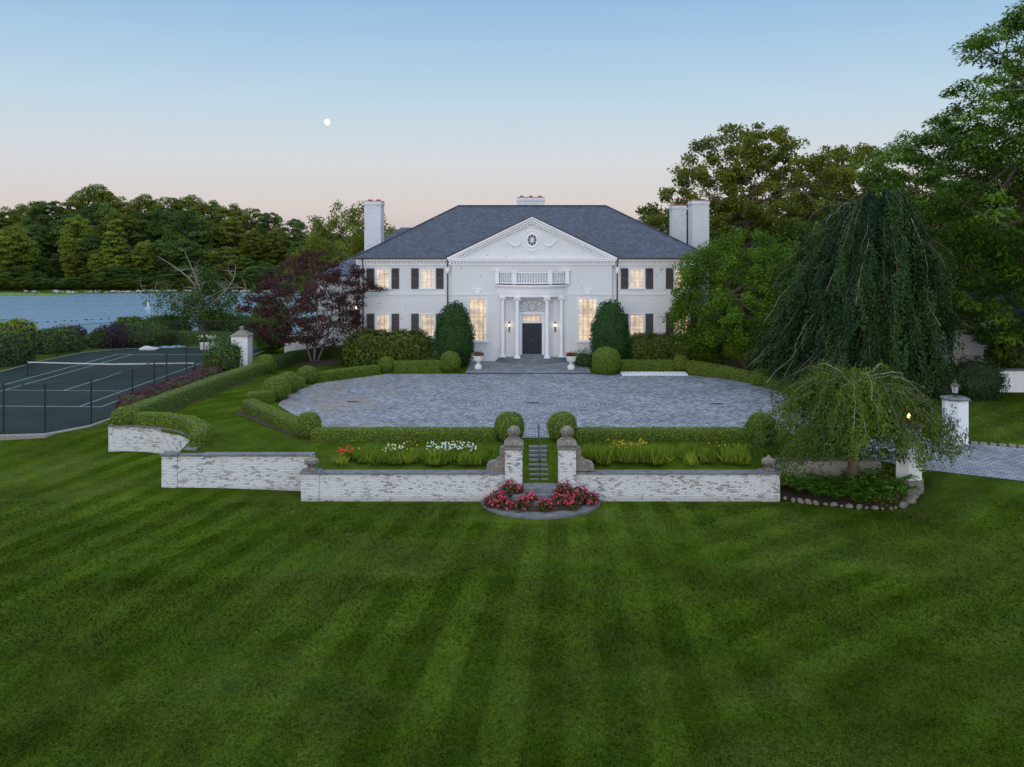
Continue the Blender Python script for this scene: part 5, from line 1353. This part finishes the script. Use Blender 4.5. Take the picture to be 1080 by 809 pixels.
# ------------------------------------------------------------------ far wood across the water
wood_x = [(-.0, 222), (25, 212), (60, 215), (80, 206), (100, 197), (130, 212), (150, 207), (170, 206), (215, 209), (260, 220), (300, 223), (330, 236), (420, 240), (1080, 240)]
def skyline(px): return float(np.interp(px, [a for a, _ in wood_x], [b for _, b in wood_x]))
protos = []
def far_proto(leaf, hh, rr, seedv, conic=False):
    random.seed(seedv)
    if conic: prof = [(1.5, rr*.8), (hh*.25, rr), (hh*.6, rr*.62), (hh*.9, rr*.2), (hh, .1)]
    else: prof = [(1.0, rr*.55), (hh*.3, rr*.85), (hh*.62, rr), (hh*.85, rr*.7), (hh, rr*.25)]
    t = empty('far_tree', 0, CD, 0); tm = MB(); grow_limb(tm, (0, 0, -1), (0, 0, hh*.6), .35, .15, .05, 5, 6)
    bag = LeafBag(); cs = []; tr_ = 0
    nl = 85
    while len(cs) < nl and tr_ < 3000:
        tr_ += 1; zz = random.uniform(prof[0][0], prof[-1][0]); R_ = float(envelope(prof, zz)); a = random.uniform(0, 2*pi)
        if random.random() > R_/rr: continue
        q = Vector((R_*cos(a)*.88, R_*sin(a)*.88, zz))
        if any((q-c).length < 1.0 for c in cs): continue
        cs.append(q)
    for c in cs:
        s = Vector((0, 0, min(c.z*.75, hh*.55))); grow_limb(tm, s, c, .12, .04, .15, 3, 4)
        n = 150; r = random.uniform(1.3, 2.2)*(.6 if conic else 1); q_ = unit(RNG.normal(size=(n, 3))); q_[:, 2] = np.abs(q_[:, 2])*1.0 - .25; q_ = q_*r*(RNG.random((n, 1))**.25); q_[:, 2] *= .75
        bag.add(np.array(c)+q_, q_/r+RNG.normal(size=(n, 3))*.4+[0, 0, .35], .42, .75, lv=random.uniform(.25, .75))
    # inner leaves so that the crown is not hollow
    n = 900; zz = RNG.uniform(prof[0][0], hh*.92, n); th = RNG.random(n)*2*pi; rr_ = np.array([envelope(prof, v) for v in zz])*np.sqrt(RNG.random(n))*.75
    bag.add(np.stack([rr_*np.cos(th), rr_*np.sin(th), zz], 1), RNG.normal(size=(n, 3)), .8, .8, lv=.15)
    tm.build('trunk', M['bark'], t, uv=False); bag.build('crown', L[leaf], t); t['hh'] = hh
    return t
protos = [far_proto('wood0', 18, 6.2, 1), far_proto('wood0', 18, 7.0, 2), far_proto('wood1', 18, 6.0, 3), far_proto('wood1', 18, 6.8, 4), far_proto('wood0', 18, 5.6, 5), far_proto('wood2', 18, 4.6, 6), far_proto('wood2', 18, 3.6, 8, True)]
used = set()
def put_far(pi_, px, D, top_y=None, hgt=None, label=None, wid=1.0):
    x = XD(px, D); z = float(terr(x, D)); 
    if hgt is None: hgt = (CZ + (PY0-top_y)*D/FX) - z
    pr = protos[pi_]
    if pi_ in used: o = copy_tree(pr)
    else: o = pr; used.add(pi_)
    o.location = (x, D-CD, z); s = hgt/18.0; o.scale = (s*wid, s*wid, s); o.rotation_euler = (0, 0, random.uniform(0, 6.28))
    tag(o, label or 'tall leafy tree in the dense wood across the water', 'tree', 'trees of the wood across the water' if not label else None); o.name = 'far_tree'
    return o
random.seed(11)
px = -40
while px < 345:
    put_far(random.choice([0, 1, 4, 0, 3]), px, 292+random.uniform(-6, 6), top_y=skyline(px)+random.uniform(-1, 4), wid=random.uniform(.85, 1.1)); px += random.uniform(20, 27)
px = -45
while px < 345:
    put_far(random.choice([0, 1, 3, 4, 2]), px, 268+random.uniform(-5, 5), top_y=skyline(px)+random.uniform(14, 28), wid=random.uniform(.95, 1.2)); px += random.uniform(19, 26)
px = -40
while px < 350:
    put_far(random.choice([2, 3, 2, 1]), px, 251+random.uniform(-3, 3), top_y=skyline(px)+random.uniform(38, 58), wid=random.uniform(1.2, 1.5)); px += random.uniform(17, 24)
px = -30
while px < 350:
    put_far(random.choice([2, 3]), px, 242.5+random.uniform(-1, 2), top_y=random.uniform(278, 294), wid=random.uniform(1.8, 2.6)); px += random.uniform(12, 19)
px = -30
while px < 350:
    put_far(random.choice([2, 3, 0]), px, 239.8+random.uniform(-.3, .8), top_y=random.uniform(291, 300), wid=random.uniform(2.2, 3.2)); px += random.uniform(8, 13)
put_far(5, 14, 247, top_y=240, label='rounded yellow green tree at the left end of the far wood', wid=1.25)
put_far(5, 82, 252, top_y=228, label='tall yellow green tree in the far wood, left of the spire', wid=.9)
put_far(6, 122, 248, top_y=228, label='bright yellow green pointed spire tree in the far wood', wid=1.2)
put_far(5, 108, 246, top_y=262, label='small yellow green tree left of the spire foot in the far wood', wid=1.2)
put_far(5, 153, 248, top_y=254, label='small yellow green tree right of the spire in the far wood', wid=1.0)
for px in (345, 380, 420, 470, 520, 600, 660, 720, 780, 850): put_far(random.choice([0, 1, 3]), px, 300+random.uniform(-6, 6), top_y=242+random.uniform(-2, 3), wid=1.3)
# distant belt of woodland to the east
rb = 0
for px in range(700, 1240, 38): put_far(random.choice([0, 1, 3]), px, 170+random.uniform(-8, 8), top_y=226+random.uniform(-4, 6), wid=1.1, label=None)

# shoreline stones
st = []
V_, F_ = ball_shell(0, CD, 0, .8, .5, .6, -.2, 8, 5); V_ = disp(V_, .25, 1.0, 5)
ST = np_mesh('shore_rock', V_, F_[:, ::-1], simple('pale shore rock', (.36, .33, .29), .9, .4, .6)); first = True
for k in range(150):
    px = random.uniform(55, 345) if k > 4 else random.uniform(20, 50); D = 238
    x = XD(px, D); sh = 238 + 6*sin(x*.02) + 3*sin(x*.07+1); D = sh+.5+random.uniform(-.6, 1.6)
    o = ST if first else ST.copy()
    if not first: col.objects.link(o)
    first = False; o.location = (XD(px, D), D-CD, -4.75+random.uniform(-.1, .25)); s = random.uniform(.3, .75); o.scale = (s*1.6, s, s*.9); o.rotation_euler = (0, 0, random.uniform(0, 6))
    tag(o, 'pale boulder on the far shoreline below the wood', 'rock', 'rocks along the far shore')
# low green spit at left
q = MB(); q.lathe(0, 0, [(9, -.4), (8, .15), (3, .5)], 24, sx=2.4, sy=.35); o = q.build('grass_spit', simple('bright marsh grass', (.10, .17, .02), .9, .3, .8)); o.location = (XD(2, 226), 226-CD, ZW); tag(o, kind='structure')
# white buoy built in the shape of a sailing dinghy; float line
t = empty('white_buoy', XD(155.5, 183), 183, ZW, label='tiny white buoy in the shape of a dinghy with raised sail on the inlet', cat='buoy')
q = MB(); q.prism_rings([[(-.9, 0, .0), (-.2, -.38, 0), (.9, -.3, 0), (.9, .3, 0), (-.2, .38, 0)], [(-1.15, 0, .35), (-.25, -.5, .32), (1.0, -.42, .32), (1.0, .42, .32), (-.25, .5, .32)]]); q.build('hull', M['plaster'], t)
q = MB(); q.tube([(-.2, 0, .3), (-.2, 0, 3.4)], .03, 5); q.build('mast', M['bark_pale'], t, uv=False)
q = MB(); q.extr([(-.17, .6), (1.0, .6), (-.17, 3.35)], -.012, .012); q.build('sail', M['plaster'], t); t.scale = (.55, .55, .6)
q = MB(); P = dist_pts([G(-5, 343, ZW), G(60, 339.5, ZW), G(120, 336, ZW), G(175, 333, ZW), G(240, 331.5, ZW)], .9)
for x, d in P:
    if random.random() < .2: continue
    s = random.uniform(.14, .3); q.lathe(x+random.uniform(-.3, .3), d-CD+random.uniform(-.9, .9), [(s*.6, ZW-.05), (s, ZW+.05), (s*.4, ZW+.18)], 6)
o = q.build('float_line', M['black'], uv=False); tag(o, 'long dotted line of dark floats across the inlet', 'float line')

# moon
o = MB(); o.lathe(0, 0, [(max(.01, 9.5*sin(pi*k/16)), -9.5*cos(pi*k/16)) for k in range(17)], 24); o = o.build('moon', emis('moon', (.88, .86, .84), .8), smooth=True, uv=False)
o.location = (XD(345, 2500), 2500-CD, CZ+121*2500/FX); o.scale = (.93, .93, 1.05); o.rotation_euler = (0, -.35, 0); tag(o, 'pale almost full moon in the evening sky', 'moon')

# ------------------------------------------------------------------ border plants, flowers, ferns
def blades(bag, cx, cd, z, r, h, n, dropz=.35, w=.03, lv=None):
    th = RNG.random(n)*2*pi; rr = np.sqrt(RNG.random(n))*r
    bx, by = cx+rr*np.cos(th), cd-CD+rr*np.sin(th)
    hh = h*(.6+.5*RNG.random(n)); lean = RNG.normal(size=(n, 2))*.28*h
    C = np.stack([bx+lean[:, 0]*.5, by+lean[:, 1]*.5, z+hh*.5], 1)
    A = np.stack([lean[:, 0], lean[:, 1], hh], 1); N_ = RNG.normal(size=(n, 3)); N_[:, 2] = .25
    bag.add(C, N_, hh, w/h*1.3, axis=unit(A), jit=.02, lv=lv)
def border(x0, x1, label, name, h=.75, wht=None, red=None, yel=None):
    t = empty(name, (x0+x1)/2, 40.3, -.35, label=label, cat='flower border', ); ox, od = (x0+x1)/2, 40.3; bag = LeafBag()
    n = int((x1-x0)*9)
    for k in range(n):
        x = random.uniform(x0, x1)-ox; dd = random.uniform(-.75, .55); hh = h*random.uniform(.65, 1.15)
        blades(bag, x, CD+dd, 0, .24, hh, 75, w=.045, lv=random.uniform(.25, .9))
    bag.build('foliage', L['bgrass'], t)
    for spec, lf, nm, sz in ((wht, 'white', 'daisies', .075), (red, 'orange', 'lily_blooms', .14), (yel, 'yellow', 'yellow_blooms', .08)):
        if not spec: continue
        b = LeafBag()
        for a, c, cnt in spec:
            m_ = cnt; C = np.stack([RNG.uniform(a, c, m_)-ox, RNG.uniform(-.6, .45, m_), h*RNG.uniform(.85, 1.22, m_)], 1)
            for _ in range(2): b.add(C, RNG.normal(size=(m_, 3))*.35+[0, -.6, .8], sz, .95)
        b.build('blossoms', L[lf], t)
border(-9.2, -5.9, 'low green border with red lilies at the left end of the front wall', 'flower_border', .5, red=[(-9.3, -8.5, 12)], yel=[(-8.4, -6, 14)])
border(-6.9, -2.3, 'tall green border with white daisies behind the left front wall', 'flower_border', .66, wht=[(-7.0, -6.2, 24), (-5.2, -2.9, 120)], yel=[(-6.9, -5.6, 10)])
border(1.9, 5.9, 'yellow green daylily border right behind the right gate pillar', 'flower_border', .8, yel=[(3, 5, 40)])
border(6.6, 9.4, 'yellow green daylily border toward the right end of the front wall', 'flower_border', .68, yel=[(7, 9, 6)])
# begonias on the half round steps
bp = [(-1.85, 37.95, .12, .48, 'left tier beside the wall'), (-1.35, 38.1, .5, .45, ''), (-1.55, 37.3, .1, .42, ''), (-.85, 37.05, .1, .42, ''), (-.5, 37.55, .2, .42, ''), (.15, 37.0, .1, .40, ''), (.75, 37.5, .2, .4, ''), (1.0, 38.1, .45, .45, ''), (1.3, 37.2, .1, .42, ''), (1.65, 38.0, .3, .45, ''), (2.15, 37.9, .1, .42, ''), (-1.0, 38.2, .5, .3, ''), (1.45, 37.6, .2, .4, ''), (-2.15, 37.6, .1, .35, '')]
bl = ['crimson begonia clump against the left wall on the half round steps', 'crimson begonia clump at the foot of the left gate pillar', 'crimson begonia clump on the lower left tier of the steps', 'crimson begonia clump on the lower tier, left of centre', 'crimson begonia clump on the upper tier, left of centre', 'crimson begonia clump front and centre on the lowest tier', 'crimson begonia clump on the upper tier, right of centre',
      'crimson begonia clump at the foot of the right gate pillar', 'crimson begonia clump on the lower right tier of the steps', 'crimson begonia clump on the right against the wall, inner one', 'crimson begonia clump on the right against the wall, outermost', 'small crimson begonia clump beside the left end of the top step', 'crimson begonia clump on the right tier between pillar and lower tier', 'small crimson begonia clump at the far left of the apron']
for (x, d, z, r, _), lab in zip(bp, bl):
    t = empty('begonia_clump', x, d, -1.72+z, label=lab, cat='flowers', group='begonias on the half round steps')
    bag = LeafBag(); n = 260; q_ = unit(RNG.normal(size=(n, 3))); q_[:, 2] = np.abs(q_[:, 2]); q_ = q_*(RNG.random((n, 1))**.5)*r; C = q_+[0, 0, .08]; bag.add(C, q_+RNG.normal(size=(n, 3))*.2, .11, .8); bag.build('foliage', L['bronze'], t)
    bag = LeafBag(); n = 32; r *= .92; q_ = unit(RNG.normal(size=(n, 3))); q_[:, 2] = np.abs(q_[:, 2]); q_ = q_*r*RNG.uniform(.75, 1.15, (n, 1)); C = np.repeat(q_+[0, 0, .12], 4, 0)+RNG.normal(size=(n*4, 3))*.028; bag.add(C, np.repeat(q_, 4, 0)*2+RNG.normal(size=(n*4, 3))*.5+[0, -.3, .4], .085, .9); bag.build('blossoms', L['red'], t)
# fern bed
q = MB(); bedc = (14.0, 39.2)
bed = [(10.5, 39.0), (11.5, 38.35), (13.0, 37.75), (14.2, 37.4), (15.3, 37.6), (16.2, 38.3), (16.5, 39.2), (16.0, 40.9), (10.5, 40.98)]
n_ = len(bed); P = [bed[i] for i in range(n_)]
bz = lambda x, d: float(terr(x, d))+.03
q.v = [(x, d-CD, bz(x, d)) for x, d in P] + [(13.8, 39.3-CD, -1.52)]; q.f = [(i, (i+1) % n_, n_) for i in range(n_)]; q.m = [0]*n_
tag(q.build('fern_bed', M['mulch']), kind='structure')
SP = dist_pts(bed[0:8], .34); V_, F_ = ball_shell(0, CD, 0, .2, .13, .16, -.06, 8, 5); V_ = disp(V_, .05, 5, 2); ST = np_mesh('edging_stone', V_, F_[:, ::-1], M['stone']); first = True
for x, d in SP:
    o = ST if first else ST.copy()
    if not first: col.objects.link(o)
    first = False; o.location = (x+random.uniform(-.05, .05), d-CD+random.uniform(-.05, .05), float(terr(x, d))+.02); s = random.uniform(.6, 1.3) * (1.5 if x > 15.2 else .8); o.scale = (s, s, s); o.rotation_euler = (0, 0, random.uniform(0, 6))
    tag(o, 'rough field stone edging the fern bed', 'stone', 'edging stones of the fern bed')
for sx_, sd_, r_, h_, lb_ in ((15.05, 38.55, .62, .95, 'bright yellow green feathery bush at the front right of the fern bed'), (14.1, 38.75, .5, .9, 'smaller bright green bush in the middle of the fern bed'), (15.6, 39.4, .45, 1.2, 'upright green bush at the foot of the white drive pillar')):
    ball(sx_, sd_, float(terr(sx_, sd_))-.02, r_, lb_, h=h_, leaf='bgrass', dens=330, size=.12, name='bush', cat='bush', amp=.22, freq=2.0, pw=.7, push=.16, core='crown_core', aspect=.4)
def fern(name='fern'):
    t = empty(name, 0, CD, 0); bag = LeafBag()
    for k in range(26):
        th = 2*pi*k/26+random.uniform(-.2, .2); ln = random.uniform(.55, .95); hh = random.uniform(.35, .7); n = 44; u = np.linspace(.1, 1, n)
        x = np.cos(th)*ln*u; y = np.sin(th)*ln*u; z = hh*np.sin(u*pi*.72)
        sg = np.where(np.arange(n) % 2, 1, -1); wd = .13*np.sin(np.clip(u, 0, 1)*pi*.95+.1)
        sd = np.array([-sin(th), cos(th), 0]); C = np.stack([x, y, z], 1)+sd*(sg*wd*.5)[:, None]
        bag.add(C, np.tile([0, 0, 1.0], (n, 1))+RNG.normal(size=(n, 3))*.25, np.maximum(wd*1.2, .03), .45, axis=sd*sg[:, None]+np.array([cos(th), sin(th), -.2])*.4, jit=.1)
    bag.build('fronds', L['fern'], t); return t
fp_ = None
fpos = [(11.6, 39.6, 'fern'), (12.2, 38.9, ''), (12.9, 38.5, ''), (13.4, 39.3, ''), (14.1, 38.2, ''), (14.9, 38.3, ''), (15.6, 38.8, ''), (14.9, 39.1, ''), (15.9, 39.6, ''), (12.3, 40.2, ''), (13.3, 40.4, ''), (15.3, 40.1, ''), (12.8, 39.5, ''), (11.5, 40.4, ''), (14.3, 40.3, ''), (13.7, 38.0, '')]
for i, (x, d, _) in enumerate(fpos):
    if fp_ is None: fp_ = fern(); o = fp_
    else: o = copy_tree(fp_)
    s = random.uniform(.8, 1.1)*(1.6 if 13.8 < x < 16 and d < 39 else 1); o.location = (x, d-CD, float(terr(x, d))+.03); o.scale = (s, s, s*random.uniform(.9, 1.2)); o.rotation_euler = (0, 0, random.uniform(0, 6))
    tag(o, 'green arching fern in the bed under the small weeping tree', 'fern', 'ferns in the bed under the weeping tree')

n = 700; X = RNG.uniform(21.5, 31, n); D = RNG.uniform(44.5, 54, n); ok_ = D > 44.9 - (X-21)*.22; X, D = X[ok_], D[ok_]
bag = LeafBag(); bag.add(np.stack([X, D-CD, terr(X, D)+.02], 1), RNG.normal(size=(len(X), 3))*.2+[0, 0, 1], .09, .7); tag(bag.build('fallen_leaves', L['fallen']), 'scattered dry yellow leaves on the shaded lawn beyond the driveway', 'leaves', kind='stuff')
def soil_strip(P, wd):
    P = dist_pts([(x, d, 0) for x, d in P], .5)[:, :2]; T = np.gradient(P, axis=0); T /= np.linalg.norm(T, axis=1, keepdims=True); N = np.stack([T[:, 1], -T[:, 0]], 1)
    A = P - N*wd*.5; B = P + N*wd*.5; q = MB()
    for i in range(len(P)-1):
        z = [float(zt(*p))+.025 for p in (A[i], B[i], B[i+1], A[i+1])]
        q.quad((A[i][0], A[i][1]-CD, z[0]), (B[i][0], B[i][1]-CD, z[1]), (B[i+1][0], B[i+1][1]-CD, z[2]), (A[i+1][0], A[i+1][1]-CD, z[3]))
    tag(q.build('soil', M['mulch']), kind='structure')
soil_strip([(-20.75, 46.6), (-20.45, 50), (-19.9, 56), (-19.4, 61)], .62); soil_strip([(-11.6, 44.3), (-14.45, 47.5), (-16.8, 50.4)], 1.15)
# ------------------------------------------------------------------ grass tufts on the near lawn
def grass_field():
    bag = LeafBag()
    for d0_, d1_, dens in ((17.6, 21, 900), (21, 25, 620), (25, 30, 380), (30, 38.2, 210)):
        x0, x1 = CX - .62*d1_, CX + .60*d1_; n = int((x1-x0)*(d1_-d0_)*dens)
        X = RNG.uniform(x0, x1, n); D = RNG.uniform(d0_, d1_, n)
        keep = (np.abs(X-CX) < D*.61+.5) & ~((D > 37.2) & (X > 10.8)) & ~((D > 35.7) & (np.abs(X) < 3)) & ~((D > 36.2) & (X > 20)); X, D = X[keep], D[keep]; n = len(X)
        hh = RNG.uniform(.022, .055, n)*(1 + (d0_ > 24)*.2); ln = RNG.normal(size=(n, 2))*.022 + np.array([.008, .012])
        C = np.stack([X+ln[:, 0]*.5, D-CD+ln[:, 1]*.5, terr(X, D)+hh*.42], 1)
        N_ = RNG.normal(size=(n, 3)); N_[:, 2] = np.abs(N_[:, 2])*.5+.6
        bag.add(C, N_, hh*1.5, .42 if d0_ < 24 else .55, axis=unit(np.stack([ln[:, 0], ln[:, 1], hh*.8], 1)), jit=.15)
    tag(bag.build('grass', M['lawn_blades']), 'short mown grass blades covering the near lawn', 'grass', kind='stuff')
grass_field()
# ------------------------------------------------------------------ world, sun, camera
w_ = bpy.data.worlds.new('World'); scene.world = w_; w_.use_nodes = True; nt = w_.node_tree; bg = nt.nodes['Background']
sky = nd(nt, 'ShaderNodeTexSky'); sky.sky_type = 'NISHITA'; sky.sun_disc = False; SUN_EL = 3.0
sky.sun_elevation = radians(SUN_EL); sky.sun_rotation = radians(200); sky.altitude = 0; sky.air_density = 1.0; sky.dust_density = 1.5; sky.ozone_density = 2.0
tc = nd(nt, 'ShaderNodeTexCoord').outputs['Generated']; sx = nd(nt, 'ShaderNodeSeparateXYZ'); lk(nt, tc, sx.inputs[0])
# colours of the evening sky by height (belt of Venus low down, blue above)
grad = ramp(nt, mth(nt, 'MULTIPLY_ADD', sx.outputs['Z'], 1.0, 0.0), [(0.0, (.54, .455, .445)), (.035, (.605, .55, .53)), (.085, (.58, .60, .63)), (.15, (.45, .585, .69)), (.27, (.24, .42, .645)), (.55, (.70, .86, 1.12)), (1.0, (1.0, 1.16, 1.42))])
west_ = ramp(nt, mth(nt, 'MULTIPLY', sx.outputs['Y'], -1.0), [(0.0, 0), (.9, 1)])
low = ramp(nt, sx.outputs['Z'], [(0.0, 1), (.55, 0)])
glow = mixc(nt, mth(nt, 'MULTIPLY', west_, low), grad, (1.55, 1.68, 1.95))
nsc = nd(nt, 'ShaderNodeVectorMath', operation='SCALE'); lk(nt, sky.outputs[0], nsc.inputs[0]); nsc.inputs['Scale'].default_value = .10
fin = mixc(nt, .05, glow, nsc.outputs[0])
bg.inputs['Strength'].default_value = 1.0
lk(nt, fin, bg.inputs['Color'])
sd = bpy.data.lights.new('sun', 'SUN'); sd.energy = .45; sd.angle = radians(20); sd.color = (1, .80, .62)
so = bpy.data.objects.new('sun', sd); col.objects.link(so)
az, el = radians(200), radians(9)
dirv = Vector((sin(az)*cos(el), cos(az)*cos(el), sin(el)))   # towards the sun
so.rotation_euler = dirv.to_track_quat('Z', 'Y').to_euler()
cd_ = bpy.data.cameras.new('camera'); co = bpy.data.objects.new('camera', cd_); col.objects.link(co); scene.camera = co
co.location = (CX, -70, CZ); co.rotation_euler = (radians(90), 0, 0)
cd_.sensor_width = 36; cd_.lens = FX/1080*36; cd_.shift_x = (540-PX0)/1080; cd_.shift_y = -(404.5-PY0)/1080
cd_.clip_start = .5; cd_.clip_end = 9000
vs = scene.view_settings; vs.view_transform = 'Standard'; vs.look = 'None'; vs.exposure = .27; vs.gamma = 1; vs.use_curve_mapping = False
scene.cycles.max_bounces = 6; scene.cycles.diffuse_bounces = 3; scene.cycles.transmission_bounces = 4; scene.cycles.use_denoising = True
